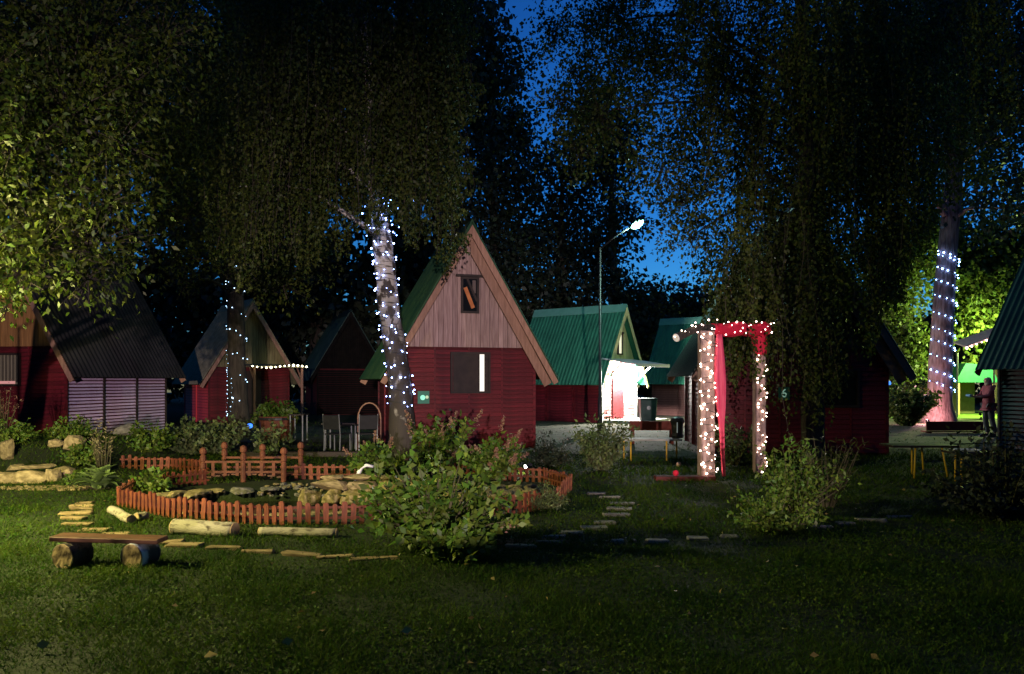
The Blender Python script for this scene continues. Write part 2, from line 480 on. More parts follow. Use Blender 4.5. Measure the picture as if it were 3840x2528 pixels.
# ------------------------------------------------------------------ cabins
prr = random.Random(404)
def cabin(label, loc, deg, eh, ez, slope, wh, wz, L, fo=0.35, roof=M_ROOFG, gable=M_BOARD, wall=M_RED, barge=M_BARGE,
          panels=3, sides='', side_mat=None, side_panels=3, ph=0.105, side_ph=0.105, double_barge=False, waves=0.16, name='cabin', cap=None):
    rz = R(deg)
    t = thing(name, label, 'cabin', (loc[0], loc[1], hz(*loc) if abs(loc[0]) < 5 else 0.0), rz, 'timber cabins with steep roofs')
    az = ez + eh * slope
    rw = lambda x: az - abs(x) * slope
    wtop = rw(wh) - 0.06
    # body
    b = MB().prism([(-wh + 0.03, -0.05), (wh - 0.03, -0.05), (wh - 0.03, wtop - 0.03), (0, az - 0.12), (-wh + 0.03, wtop - 0.03)], 0.0, L)
    b.build('wall', M_REDWALL, t)
    # front siding
    def course(x0, x1, z, h, y, m, axis='x'):
        key = (round(x1 - x0, 3), round(h, 3))
        if key not in cache:
            mm = MB()
            w, k = (x1 - x0) / 2, h / 2
            mm.add([(-w, 0.0, -k), (w, 0.0, -k), (w, -0.012, k), (-w, -0.012, k), (-w, -0.034, -k), (w, -0.034, -k), (w, -0.018, k), (-w, -0.018, k)],
                   [(4, 5, 6, 7), (0, 4, 7, 3), (1, 2, 6, 5), (3, 7, 6, 2), (0, 1, 5, 4)])
            cache[key] = mm.mesh('plank')
        me = cache[key]
        if not me.materials:
            me.materials.append(m)
        cx = (x0 + x1) / 2
        z += prr.uniform(-.003, .003)
        tl = prr.uniform(-.0025, .0025)
        if axis == 'x':
            return link('plank', me, None, t, (cx, y - prr.uniform(0, .004), z), (0, tl, 0))
        sgn = -1 if axis == 'l' else 1
        return link('plank', me, None, t, (sgn * y, cx, z), (0, 0, -math.pi / 2 if sgn < 0 else math.pi / 2))
    cache = {}
    pw = 2 * wh / panels
    rows = int((wz - 0.02) / ph)
    for k in range(panels):
        for r in range(rows):
            z = 0.03 + ph * (r + 0.5)
            zx = (az - z - ph / 2 - 0.07) / slope
            x0, x1 = -wh + k * pw + 0.018, -wh + (k + 1) * pw - 0.018
            x0, x1 = max(x0, -zx), min(x1, zx)
            course(x0, x1, z, ph - 0.012, 0.0, wall)
    for k in range(panels + 1):
        x = -wh + k * pw
        top = min(wz, rw(x) - 0.08)
        MB().box((x, -0.021, top / 2), (0.036 if 0 < k < panels else 0.07, 0.042, top)).build('batten', wall, t)
    cache = {}
    sm = side_mat or wall
    for s in sides:
        sg = -1 if s == 'l' else 1
        n = side_panels
        lw = L / n
        top = min(wtop, ez + (eh - wh) * slope) - 0.04
        for k in range(n):
            for r in range(int(top / side_ph)):
                z = 0.03 + side_ph * (r + 0.5)
                course(k * lw + 0.03, (k + 1) * lw - 0.03, z, side_ph * (0.62 if sm in (M_SLAT, M_SLATD) else 0.88), wh - 0.03, sm, s)
        for k in range(n + 1):
            MB().box((sg * (wh + 0.006), k * lw, top / 2), (0.05, 0.055, top)).build('post', M_DARKTIMBER if sm in (M_SLAT, M_SLATD) else sm, t)
    # gable boards
    gx1 = (az - wz) / slope - 0.06
    nb = int(2 * gx1 / 0.108)
    bw = 2 * gx1 / nb
    for k in range(nb):
        x0, x1 = -gx1 + k * bw + 0.004, -gx1 + (k + 1) * bw - 0.004
        z0, z1 = rw(x0) - 0.05, rw(x1) - 0.05
        y0 = -0.036 - 0.006 * (k % 2)
        if min(z0, z1) < wz + 0.01:
            z0, z1 = max(z0, wz + 0.012), max(z1, wz + 0.012)
        poly = [(x0, wz), (x1, wz), (x1, z1)] + ([(0, az - 0.05)] if x0 < 0 < x1 else []) + [(x0, z0)]
        MB().prism(poly, y0, -0.002).build('gable_board', gable, t)
    # roof sheets
    y0, y1 = -fo, L + 0.25
    nw = int((y1 - y0) / waves)
    ys = np.linspace(y0, y1, nw * 6 + 1)
    wv = 0.016 * np.sin((ys - y0) / waves * 2 * math.pi)
    nrm = Vector((slope, 0, 1)).normalized()
    for sg in (-1, 1):
        top, bot = (0.0, az + 0.03), (sg * eh, ez + 0.03)
        vs, fs = [], []
        for (x, z) in (top, bot):
            for y, w in zip(ys, wv):
                vs.append((x + sg * nrm.x * w, y, z + nrm.z * w))
        for (x, z) in (top, bot):
            for y in ys:
                vs.append((x - sg * nrm.x * 0.03, y, z - nrm.z * 0.03 - (0.01 if x == 0 else 0)))
        m = len(ys)
        for i in range(m - 1):
            fs += [(i, i + 1, m + i + 1, m + i), (2 * m + i, 3 * m + i, 3 * m + i + 1, 2 * m + i + 1), (m + i, m + i + 1, 3 * m + i + 1, 3 * m + i)]
        fs += [(0, m, 3 * m, 2 * m), (m - 1, 3 * m - 1, 4 * m - 1, 2 * m - 1)]
        MB().add(vs, fs).build('roof_sheet', roof, t)
    rc = cap or roof
    MB().prism([(-0.17, az + 0.05 - 0.17 * slope), (0, az + 0.035), (0.17, az + 0.05 - 0.17 * slope), (0.17, az + 0.075 - 0.17 * slope), (0, az + 0.09), (-0.17, az + 0.075 - 0.17 * slope)][::-1], y0 - 0.02, y1 + 0.02).build('ridge_cap', rc, t)
    # bargeboards
    un = Vector((1, slope)).normalized()           # outward normal of right slope is (slope,1)
    on = Vector((slope, 1)).normalized()
    def bargeboard(sg, y, width, off, m=barge, a0=0.0, a1=0.03):
        A = Vector((0, az)) + Vector((0, 1)) * 0.0
        B = Vector((eh, ez)) + Vector((1, -slope)).normalized() * a1
        q = [A - Vector((0, off * 1.3)), B - on * off, B - on * (off + width), A - Vector((0, (off + width) * math.sqrt(1 + slope * slope)))]
        q = [(sg * p.x, p.y) for p in q]
        if sg > 0:
            q = q[::-1]
        MB().prism(q, y, y + 0.03).build('bargeboard', m, t)
    for sg in (-1, 1):
        bargeboard(sg, y0 - 0.033, 0.13, 0.035)
        bargeboard(sg, y1 + 0.003, 0.17, 0.035)
        if double_barge and sg > 0:
            bargeboard(sg, y0 + 0.10, 0.20, 0.16, a1=-0.02)
            bargeboard(sg, -0.085, 0.15, 0.10, a1=-0.05)
    # plinth
    MB().box((0, L / 2, 0.02), (2 * wh - 0.1, L - 0.1, 0.16)).build('plinth', M_STONEG, t)
    return t, az

def window(t, x, z, w, h, frame=M_DARKTIMBER, pane=None, y=-0.036, lintel=False, bars=()):
    win = thing_part('window', t, (x, y, z))
    fw = 0.05
    for (cx, cz, sx, sz) in ((0, h / 2, w + 2 * fw, fw), (0, -h / 2, w + 2 * fw, fw)):
        MB().box((cx, -0.03, cz), (sx, 0.06, sz)).build('frame', frame, win)
    for sx in (-1, 1):
        MB().box((sx * (w / 2 + fw / 2), -0.03, 0), (fw, 0.06, h - fw)).build('frame', frame, win)
    if lintel:
        MB().box((0, -0.07, h / 2 + 0.05), (w + 0.34, 0.14, 0.05)).build('lintel', frame, win)
    return win

def thing_part(name, parent, loc):
    """a backing panel mesh that carries its own sub-parts"""
    o = MB().box((0, -0.004, 0), (0.02, 0.004, 0.02)).build(name, M_DARKTIMBER, parent, loc)
    return o

M_PANE_DARK = mat('dark_glass', (0.008, 0.009, 0.011), rough=0.08, spec=0.6)
M_PANE_LIT = glow('lit_curtain_gap', (1.0, 0.93, 0.82), 1.1)
M_PANE_DIM = glow('dim_curtain', (0.9, 0.75, 0.5), 0.02)

# the cabin in the middle
CC = (GX(1757, 18.2), 18.2)
cab, caz = cabin('tall red cabin with pinkish board gable behind the lit birch', CC, 17, 2.13, 1.63, 1.704, 1.62, 2.4, 3.7,
                 sides='l', panels=4, double_barge=True, roof=M_ROOFC)
w = window(cab, 0.02, 3.62, 0.34, 0.80, lintel=True)
MB().box((0, -0.012, 0), (0.34, 0.01, 0.80)).build('pane', M_PANE_DARK, w)
MB().box((-0.02, -0.03, -0.06), (0.09, 0.014, 0.52), Matrix.Rotation(R(-22), 3, 'Y')).build('curtain', mat('orange_curtain', (0.42, 0.13, 0.04), (0.55, 0.2, 0.07), scale=5), w)
MB().box((0.04, -0.045, 0.14), (0.05, 0.014, 0.62), Matrix.Rotation(R(-24), 3, 'Y')).build('bar', M_DARKTIMBER, w)
MB().box((0.10, -0.028, 0.2), (0.08, 0.01, 0.3)).build('curtain', mat('grey_curtain', (0.12, 0.09, 0.08)), w)
w = window(cab, 0.03, 1.80, 0.86, 0.92)
MB().box((-0.10, -0.014, 0), (0.62, 0.012, 0.90)).build('curtain', M_DARKTIMBER, w)
MB().box((0.28, -0.016, 0.0), (0.115, 0.012, 0.88)).build('pane', M_PANE_LIT, w)
MB().box((0.385, -0.014, 0), (0.09, 0.012, 0.90)).build('curtain', M_DARKTIMBER, w)
MB().box((0.21, -0.03, 0), (0.02, 0.03, 0.9)).build('bar', M_DARKTIMBER, w)
sg = MB().box((-1.08, -0.05, 1.23), (0.27, 0.02, 0.29)).build('number_sign', glow('sign_green_glow', (0.05, 0.42, 0.27), 0.10), cab)
MB().lathe([(0.055, -0.006), (0.06, 0), (0.055, 0.006)], 12).build('numeral', glow('sign_mark_glow', (0.35, 1.0, 0.72), 0.9), sg, (-1.10, -0.064, 1.225), (R(90), 0, 0))
MB().lathe([(0.034, -0.006), (0.038, 0), (0.034, 0.006)], 12).build('numeral', glow('sign_mark_glow2', (0.75, 0.95, 0.6), 0.6), sg, (-1.0, -0.064, 1.235), (R(90), 0, 0))

# left cabin
CA = (-12.95, 20.0)
cab, _ = cabin('dark red cabin with grey roof and pinkish slatted side wall', CA, -10, 2.15, 1.68, 1.72, 1.62, 2.5, 4.1,
               roof=M_ROOFD, sides='r', side_mat=M_SLAT, side_ph=0.088, panels=3, gable=mat('gable_brown', (0.24, 0.115, 0.035), (0.36, 0.18, 0.06), scale=3, stretch=(9, 9, 0.7), vary=0.14))
w = window(cab, -0.10, 1.90, 0.75, 0.80)
MB().box((0, -0.012, 0), (0.75, 0.01, 0.80)).build('pane', M_PANE_DIM, w)
for k in range(7):
    MB().box((-0.31 + k * 0.105, -0.024, 0.03), (0.06, 0.012, 0.72)).build('curtain', M_CURTAIN, w)
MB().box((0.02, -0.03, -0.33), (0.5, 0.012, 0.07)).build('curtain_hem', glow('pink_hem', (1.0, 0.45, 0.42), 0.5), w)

# second cabin, half hidden by the tree with the hanging lights
CB = (GX(937, 30), 30.0)
cab, baz = cabin('small red cabin with weathered roof and strings of lights on porch', CB, 38, 2.0, 1.46, 1.62, 1.54, 2.15, 3.2,
                 roof=M_ROOFGREY, sides='l', panels=2, gable=M_GABLEO, side_panels=2, ph=0.11, side_ph=0.11,
                 side_mat=mat('lit_red_paint', (0.72, 0.06, 0.07), (0.80, 0.08, 0.09), scale=4, rough=0.6))  # lamp light on this side put into a brighter red
MB().box((0.62, -0.72, 2.20), (2.1, 1.45, 0.05), Matrix.Rotation(R(4), 3, 'X')).build('porch_roof', M_ROOFO, cab)
for x in (-0.3, 1.55):
    MB().tube([(x, -1.35, 0), (x, -1.35, 2.16)], 0.05, 8).build('porch_post', M_BARGE, cab)
    MB().tube([(x, -1.3, 1.65), (x, -0.85, 2.15)], 0.035, 6).build('brace', M_BARGE, cab)
MB().prism([(-0.42, 0.03), (0.42, 0.03), (0.42, 2.0), (-0.42, 2.0)], -0.06, -0.036).build('door', M_DARKTIMBER, cab)

# cabin with the bright porch
CD = (GX(2320, 30.2), 30.2)
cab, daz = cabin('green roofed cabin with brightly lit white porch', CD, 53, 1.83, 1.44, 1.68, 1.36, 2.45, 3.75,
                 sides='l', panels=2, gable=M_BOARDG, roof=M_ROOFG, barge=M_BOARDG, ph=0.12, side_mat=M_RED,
                 wall=mat('pale_pink_paint', (0.50, 0.17, 0.17), (0.60, 0.24, 0.23), scale=4, rough=0.7, vary=0.08),  # front siding paler than the red sides
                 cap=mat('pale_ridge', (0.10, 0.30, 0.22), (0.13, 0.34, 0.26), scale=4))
w = window(cab, 0.0, 3.05, 0.26, 0.78)
MB().box((0, -0.012, 0), (0.26, 0.01, 0.78)).build('pane', glow('lit_window', (1.0, 0.95, 0.66), 0.95), w)
MB().box((0, -0.05, 0.44), (0.42, 0.10, 0.06)).build('lintel', M_DARKTIMBER, w)
MB().box((0.0, -0.78, 2.34), (2.7, 1.5, 0.05), Matrix.Rotation(R(9), 3, 'X')).build('porch_roof', M_WHITE, cab)
MB().box((0.0, -1.5, 2.20), (2.75, 0.03, 0.12)).build('fascia', M_WHITE, cab)
for x in (-1.25, 1.25):
    MB().tube([(x, -0.06, 1.55), (x, -0.75, 2.2)], 0.03, 6).build('brace', M_WHITE, cab)
    MB().box((x * 1.06, -0.045, 1.1), (0.12, 0.06, 2.2)).build('corner_board', M_WHITE, cab)
d = MB().box((-0.15, -0.055, 1.02), (0.85, 0.04, 1.98)).build('door', M_RED, cab)
MB().tube([(0.16, -0.10, 0.98), (0.16, -0.10, 1.12)], 0.014, 6).build('handle', M_METAL, d)
MB().box((0, -0.75, 0.06), (2.6, 1.5, 0.16)).build('step', M_CONCRETE, cab)
lamp = MB().lathe([(0.03, 0.08), (0.09, 0.05), (0.10, -0.02), (0.05, -0.07)], 14).build('porch_lamp', glow('porch_lamp_glass', (1.0, 0.98, 0.9), 60), cab, (0.15, -0.30, 2.12))
point_light('porch_light', (0.15, -0.50, 1.90), 2400, (1.0, 0.97, 0.90), 0.1, cab)

# cabin behind it
CE = (10.35, 34.8)
cabin('green roofed cabin partly hidden behind the lit arch', CE, 53, 1.83, 1.44, 1.68, 1.36, 2.2, 3.75, roof=M_ROOFG, sides='l',
      side_mat=mat('plain_brown', (0.12, 0.05, 0.045), (0.16, 0.07, 0.06), scale=3), panels=2, cap=MATS['pale_ridge'])

M_UNLIT = mat('unlit_timber', (0.007, 0.006, 0.006), (0.012, 0.010, 0.009), scale=4, rough=0.95, spec=0.05)  # darkness around the far cabin put into near-black timber
# far dark cabin seen between the trees
cabin('unlit dark cabin far behind the birch trunk', (GX(1310, 37), 37), 24, 2.0, 1.6, 1.68, 1.5, 2.2, 3.6, roof=M_ROOFK, panels=1, wall=M_UNLIT, gable=M_UNLIT, barge=M_UNLIT)

# cabin behind the weeping tree
CF = (GX(2990, 17.0), 17.0)
cab, faz = cabin('wide dark cabin behind the drooping tree and the arch', CF, -4, 2.38, 1.70, 1.62, 1.90, 2.3, 3.4, roof=M_ROOFK,
                 gable=mat('gable_dark', (0.05, 0.035, 0.025), (0.08, 0.055, 0.04), scale=3, stretch=(9, 9, 0.7), vary=0.15),
                 panels=5, sides='l', double_barge=True, barge=mat('barge_dark', (0.16, 0.09, 0.06), (0.22, 0.13, 0.09), scale=3))
w = window(cab, 0.9, 1.45, 0.7, 0.8)
MB().box((0, -0.012, 0), (0.7, 0.01, 0.8)).build('pane', M_PANE_DARK, w)
sg = MB().box((-0.30, -0.05, 1.33), (0.24, 0.02, 0.28)).build('number_sign', glow('sign_dim', (0.03, 0.16, 0.09), 0.05), cab)
fc = bpy.data.curves.new('numeral', 'FONT'); fc.body = '6'; fc.size = 0.26; fc.extrude = 0.004; fc.align_x = 'CENTER'; fc.align_y = 'CENTER'
tmp = bpy.data.objects.new('numeral', fc); COL.objects.link(tmp)
bpy.context.view_layer.update()
me6 = bpy.data.meshes.new_from_object(tmp.evaluated_get(bpy.context.evaluated_depsgraph_get()))
bpy.data.objects.remove(tmp)
link('numeral', me6, glow('numeral_glow', (0.45, 0.8, 0.6), 0.35), sg, (-0.30, -0.066, 1.33), (R(90), 0, 0))

# cabin at the right edge
a = R(20)
Lg = 5.0
ra = (11.0 + 2.13 * math.cos(a), 18.0 + 2.13 * math.sin(a))
CG = (ra[0] + math.sin(a) * Lg, ra[1] - math.cos(a) * Lg)
cabin('dark green roofed cabin with slatted side cut by the frame edge', CG, 20, 2.13, 1.85, 1.704, 1.66, 2.5, Lg, roof=mat('bottle_green_roof_sheet', (0.014, 0.055, 0.042), (0.024, 0.08, 0.06), scale=1.6, rough=0.55), sides='l', side_mat=M_SLATD,
      side_panels=3, side_ph=0.10, panels=2)

# ------------------------------------------------------------------ vegetation
def ellipsoid_pts(clumps, n, rng, inner=0.25):
    c = np.array([[*k[:3]] for k in clumps], float)
    r = np.array([[k[3], k[4] if len(k) > 4 else k[3], k[5] if len(k) > 5 else k[3]] for k in clumps], float)
    wgt = (r.prod(axis=1)) ** 0.75
    idx = rng.choice(len(clumps), n, p=wgt / wgt.sum())
    d = rand_dirs(n, rng)
    u = (inner + (1 - inner) * rng.random((n, 1))) ** 0.5
    lump = 1 + 0.25 * np.sin(d[:, :1] * 5 + idx[:, None]) * np.sin(d[:, 2:] * 6 + 2 * idx[:, None])
    return c[idx] + d * u * r[idx] * lump, d

TW = []
def clump_crown(clumps, n, ln, wd, per=20, spread=0.32, rng=RNG, droop=0.5, keep=None):
    tw, d = ellipsoid_pts(clumps, max(1, n // per), rng)
    k = rng.integers(0, len(tw), n)
    ax = unit(d[k] + rand_dirs(n, rng) * 0.4 + np.array([0, 0, -0.3]))
    s = rng.normal(size=(n, 1))
    p = tw[k] + ax * s * spread + rng.normal(size=(n, 3)) * spread * 0.45
    if keep is not None:
        q = keep(p)
        p, ax, k = p[q], ax[q], k[q]
    m = len(p)
    D = ax * 0.6 + rand_dirs(m, rng) * 0.9 + np.array([0, 0, -droop])
    TW.append(('clump', tw, d, spread))
    f = 0.7 + 0.6 * rng.random(m)
    return leaves(p, D, ln * f, wd * f, rng)

def weep_crown(clumps, nstr, lmin, lmax, step, ln, wd, rng=RNG, keep=None):
    nt = nstr // 7
    o, d = ellipsoid_pts(clumps, nt, rng, 0.1)
    k = rng.integers(0, nt, nstr)
    lt = rng.random(nt)
    o = o[k] + rng.normal(size=(nstr, 3)) * np.array([.14, .14, .25])
    d = d[k]
    Ls = lmin + (lmax - lmin) * np.clip(lt[k] ** 1.3 * .85 + .25 * rng.random(nstr) - .05, 0, 1)
    pts, ds = [], []
    m = int(lmax / step)
    t = (np.arange(m) + 0.5) * step
    for i in range(nstr):
        tt = t[t < Ls[i]]
        out = d[i].copy(); out[2] = 0
        sway = np.array([rng.normal() * 0.06, rng.normal() * 0.06, 0])
        p = o[i] + out * 0.35 * (1 - np.exp(-tt / 0.8))[:, None] + sway * tt[:, None] - np.array([0, 0, 1.0]) * tt[:, None]
        p += rng.normal(size=p.shape) * 0.035
        pts.append(p)
        if i % 2 == 0 and len(p) > 6:
            TW.append(('strand', p[:: max(1, len(p) // 5)]))
    p = np.concatenate(pts)
    if keep is not None:
        p = p[keep(p)]
    D = rand_dirs(len(p), rng) * 0.8 + np.array([0, 0, -0.9])
    f = 0.7 + 0.6 * rng.random(len(p))
    return leaves(p, D, ln * f, wd * f, rng)

def pix(p):
    return CX + p[:, 0] * F / p[:, 1], HZ - (p[:, 2] - CAMH) * F / p[:, 1]

def trunk_mesh(path, radii, n=12, rough=0.06, seed=1, sub=4):
    """smoothed, slightly lumpy trunk"""
    rng = random.Random(seed)
    pts = [Vector(p) for p in path]
    fine, fr = [], []
    for i in range(len(pts) - 1):
        p0, p1, p2, p3 = pts[max(i - 1, 0)], pts[i], pts[i + 1], pts[min(i + 2, len(pts) - 1)]
        for s in range(sub):
            t = s / sub
            fine.append(0.5 * ((2 * p1) + (p2 - p0) * t + (2 * p0 - 5 * p1 + 4 * p2 - p3) * t * t + (3 * p1 - p0 - 3 * p2 + p3) * t ** 3))
            fr.append(radii[i] * (1 - t) + radii[i + 1] * t)
    fine.append(pts[-1]); fr.append(radii[-1])
    fr = [r * (1 + rng.uniform(-rough, rough)) for r in fr]
    m = MB().tube(fine, fr, n)
    m.v = [tuple(c + rng.uniform(-1, 1) * rough * 0.25 * radii[0] for c in v) for v in m.v]
    return m

def tree(name, label, path, radii, crown_V, lmat, bark, limbs=(), seed=1, group='trees', cat='tree', n=12, twigs=0, keep=None):
    base = Vector(path[0])
    t = thing(name, label, cat, base, 0, group)
    def loc(pts): return [Vector(p) - base for p in pts]
    trunk_mesh(loc(path), radii, n, seed=seed).build('trunk', bark, t, smooth=True)
    rr = random.Random(seed)
    for (a, b, r0) in limbs:
        a, b = Vector(a) - base, Vector(b) - base
        mid = (a + b) / 2 + Vector((rr.uniform(-.2, .2), rr.uniform(-.2, .2), (b - a).length * 0.15))
        trunk_mesh([a, (a + mid) / 2 + Vector((0, 0, .05)), mid, b], [r0, r0 * .75, r0 * .5, r0 * .2], 6, seed=rr.randint(0, 999)).build('limb', bark, t, smooth=True)
    V = crown_V - np.array(base)
    link('crown', quads_mesh('crown', V), lmat, t)
    if twigs:
        q = []
        for k in TW:
            if k[0] == 'clump':
                c, d, sp = k[1], k[2], k[3]
                a, b = c - d * sp * 3.0 + np.array([0, 0, -.1]), c + d * sp * .6
                s = unit(np.cross(b - a, rand_dirs(len(a)))) * twigs
                q.append(np.stack([a - s, a + s, b + s * .3, b - s * .3], 1).reshape(-1, 3))
            else:
                p = k[1]
                if keep is not None:
                    p = p[keep(p)]
                if len(p) < 2: continue
                a, b = p[:-1], p[1:]
                s = unit(np.cross(b - a, rand_dirs(1))) * twigs * .7
                q.append(np.stack([a - s, a + s, b + s, b - s], 1).reshape(-1, 3))
        if q:
            o = link('twigs', quads_mesh('twigs', np.concatenate(q) - np.array(base)), M_BARK, t)
            o['kind'] = 'stuff'
    TW.clear()
    return t

def limb_list(path, clumps, r0, count=8, low=0.35):
    out = []
    p = [Vector(q) for q in path]
    for k in clumps[:count]:
        c = Vector(k[:3])
        z = min(max(c.z - (c - p[len(p) // 2]).length * 0.35, p[0].z + low * (p[-1].z - p[0].z) * 0.8), p[-1].z - 0.1)
        for i in range(len(p) - 1):
            if p[i].z <= z <= p[i + 1].z:
                t = (z - p[i].z) / max(p[i + 1].z - p[i].z, 1e-6)
                out.append((p[i].lerp(p[i + 1], t), c, r0))
                break
    return out

def CL(*rows):
    """(px, py, Y, r[, ry, rz]) -> clump in world space"""
    return [(*P(k[0], k[1], k[2]), *k[3:]) for k in rows]

# near leafy tree reaching in from the left
cl = CL((60, 560, 9, .9), (250, 380, 9.5, 1.0), (-120, 880, 8.4, .8), (150, 880, 8.6, .75), (330, 880, 8.8, .6), (400, 740, 9, .5), (70, 1010, 8.2, .42),
        (210, 1045, 8.2, .26), (330, 1030, 8.6, .3), (430, 985, 8.7, .2), (-150, 300, 9, 1.2), (100, 100, 10, 1.2), (430, 520, 9.6, .55), (350, 150, 10, 1.0),
        (30, 1120, 8.0, .2), (480, 300, 10, .6), (-300, 600, 8.4, 1.1), (600, 120, 10.5, .8), (-20, 720, 8.6, .7), (300, 660, 9.2, .7))
path = [(-9.0, 10.6, 0), (-8.7, 10.5, 1.5), (-8.4, 10.3, 3.2), (-7.9, 10.2, 5.0), (-7.4, 10.1, 7.0)]
tree('leafy_tree', 'broad leafy tree hanging into the top left corner', path, [.26, .21, .17, .12, .05],
     clump_crown(cl, 26000, .080, .038, per=16, spread=.17, droop=.6), L_NEAR, M_BARK, limb_list(path, cl, .06, 12), 3, twigs=.006)

# tree that carries the hanging strings of lights
TB = [P(900, 1641, 22), P(893, 1500, 22), P(885, 1200, 22), P(878, 800, 22), P(872, 300, 22), P(870, -250, 22)]
TBR = [.33, .26, .23, .20, .16, .08]
cl = CL((700, 800, 21, 1.3), (960, 990, 20.5, .9), (800, 560, 22, 1.7), (1060, 1060, 20.5, .7), (660, 960, 21, .7), (900, 200, 22, 2.4), (640, 330, 22, 2.1),
        (1150, 940, 20.5, .8), (1020, 700, 21, 1.6), (700, 1060, 20, .45), (1000, 350, 23, 2.2), (560, 600, 22, 1.2), (760, 0, 23, 2.4), (900, 1080, 20, .5))
keep = lambda p: ~((pix(p)[0] > 830) & (pix(p)[0] < 960) & (pix(p)[1] > 1090))
tree('shade_tree', 'dark trunked tree hung with strings of lights by small cabin', TB, TBR,
     clump_crown(cl, 42000, .12, .07, per=24, spread=.26, keep=keep), L_BIRCH, M_BARK, limb_list(TB, cl, .07, 10), 5, twigs=.01)

# the main birch, trunk wound with blue white lights
BI = [P(1512, 1722, 16), P(1508, 1600, 16), P(1500, 1450, 16), P(1480, 1300, 16), P(1458, 1150, 16), P(1444, 1000, 16), P(1428, 860, 16), P(1408, 720, 16), P(1388, 560, 16), P(1375, 300, 16), P(1360, -50, 16), P(1350, -350, 16)]
BIR = [.36, .275, .245, .23, .215, .21, .20, .16, .15, .11, .08, .03]
cl = CL((1000, 350, 16, 1.6, 1.4, 1.6), (1300, 150, 16.4, 2.0, 1.5, 1.8), (1600, 250, 16.2, 1.1, 1.2, 1.6), (1150, 600, 16.6, 1.3, 1.0, 1.0), (900, 700, 16, .55, .7, 1.0),
        (1680, 560, 16.5, .45, .8, .8), (1500, 500, 17, 1.0, .6, 1.0), (1250, -150, 16, 2.2, 1.4, 1.6), (1640, -60, 16, .85, 1.2, 1.6), (1380, 420, 17, 1.2, .7, 1.0), (1400, 330, 15.2, .8, .3, 1.0), (1120, 380, 15.0, 1.1, .5, 1.2), (1560, 420, 15.2, .8, .4, 1.0))
def keepb(p):
    x, y = pix(p)
    bot = np.interp(x, [700, 800, 950, 1100, 1250, 1340, 1420, 1500, 1560, 1640, 1700, 1760, 1800, 1830], [500, 1000, 1060, 1010, 950, 880, 830, 860, 900, 960, 1000, 960, 700, 200])
    return (y < bot + 40 * np.sin(x * .05) + 25 * np.sin(x * .17)) & (x < 1790 + 35 * np.sin(y * .021) + 28 * np.sin(y * .07 + x * .03) - .06 * np.maximum(y - 300, 0)) & (p[:, 2] > 1.5)
VB = weep_crown(cl, 2100, 1.0, 4.2, .052, .075, .05, keep=keepb)
BT = tree('birch_tree', 'large weeping birch with string lights wound round its pale trunk', BI, BIR, VB, L_BIRCH, M_BIRCH, limb_list(BI, cl, .07, 9, .5), 7, n=16, twigs=.006, keep=keepb)

# the second birch, drooping over the right cabin
B2 = [P(3050, 1755, 14.3), P(3045, 1450, 14.3), P(3038, 1100, 14.3), P(3030, 800, 14.3), P(3020, 300, 14.4), P(3000, -100, 14.5), P(2985, -500, 14.6)]
B2R = [.24, .19, .17, .16, .13, .09, .03]
cl = CL((2960, 820, 14.2, 1.2, .9, 1.2), (3180, 700, 14.4, 1.2, .9, 1.4), (2800, 950, 14, .7, .7, .8), (3050, 300, 14.4, 1.9, 1.2, 1.6), (3350, 400, 14.6, 1.2, 1, 1.6),
        (2700, 1080, 13.8, .35, .5, .5), (3050, 1150, 13.7, .6, .5, .9), (3250, 950, 14, .8, .7, .8), (3000, -100, 14.5, 2.0, 1.2, 1.6), (3420, 0, 15, 1.8, 1.2, 1.6), (2990, 1180, 13.6, .45, .4, .6), (3080, 1220, 13.6, .45, .4, .6), (2800, 1120, 13.8, .5, .4, .4))
def keep2(p):
    x, y = pix(p)
    bot = np.interp(x, [2480, 2560, 2640, 2750, 2850, 2930, 3000, 3110, 3160, 3250, 3330, 3450, 3600], [900, 1120, 1230, 1400, 1450, 1640, 1680, 1650, 1400, 1330, 1180, 950, 700])
    return (y < bot + 45 * np.sin(x * .06) + 30 * np.sin(x * .21)) & (p[:, 2] > 0.6)
V2a = weep_crown(cl, 1650, .9, 3.6, .05, .075, .048, keep=keep2)
cl2 = CL((2350, 200, 17, 1.3), (2600, 350, 16.5, 1.5), (2250, 420, 17, .8), (2750, 120, 16, 1.7), (2480, 620, 17, 1.0), (2750, 700, 16, 1.2), (2600, 880, 16.5, .8),
         (2200, 100, 17.5, 1.0), (2150, 260, 17.5, .6), (2850, 480, 15.5, 1.3), (2450, 0, 17, 1.6), (2720, 960, 16, .5), (2560, 740, 16.5, .7), (2080, 130, 17.5, .55), (2110, 380, 17.5, .6), (2180, 560, 17.5, .7))
V2b = clump_crown(cl2, 27000, .085, .06, per=13, spread=.22)
tree('drooping_birch', 'drooping birch in front of the wide dark cabin', B2, B2R, np.concatenate([V2a, V2b]), L_BIRCH, M_BARK, limb_list(B2, cl2, .06, 10, .5), 9, twigs=.006, keep=keep2)

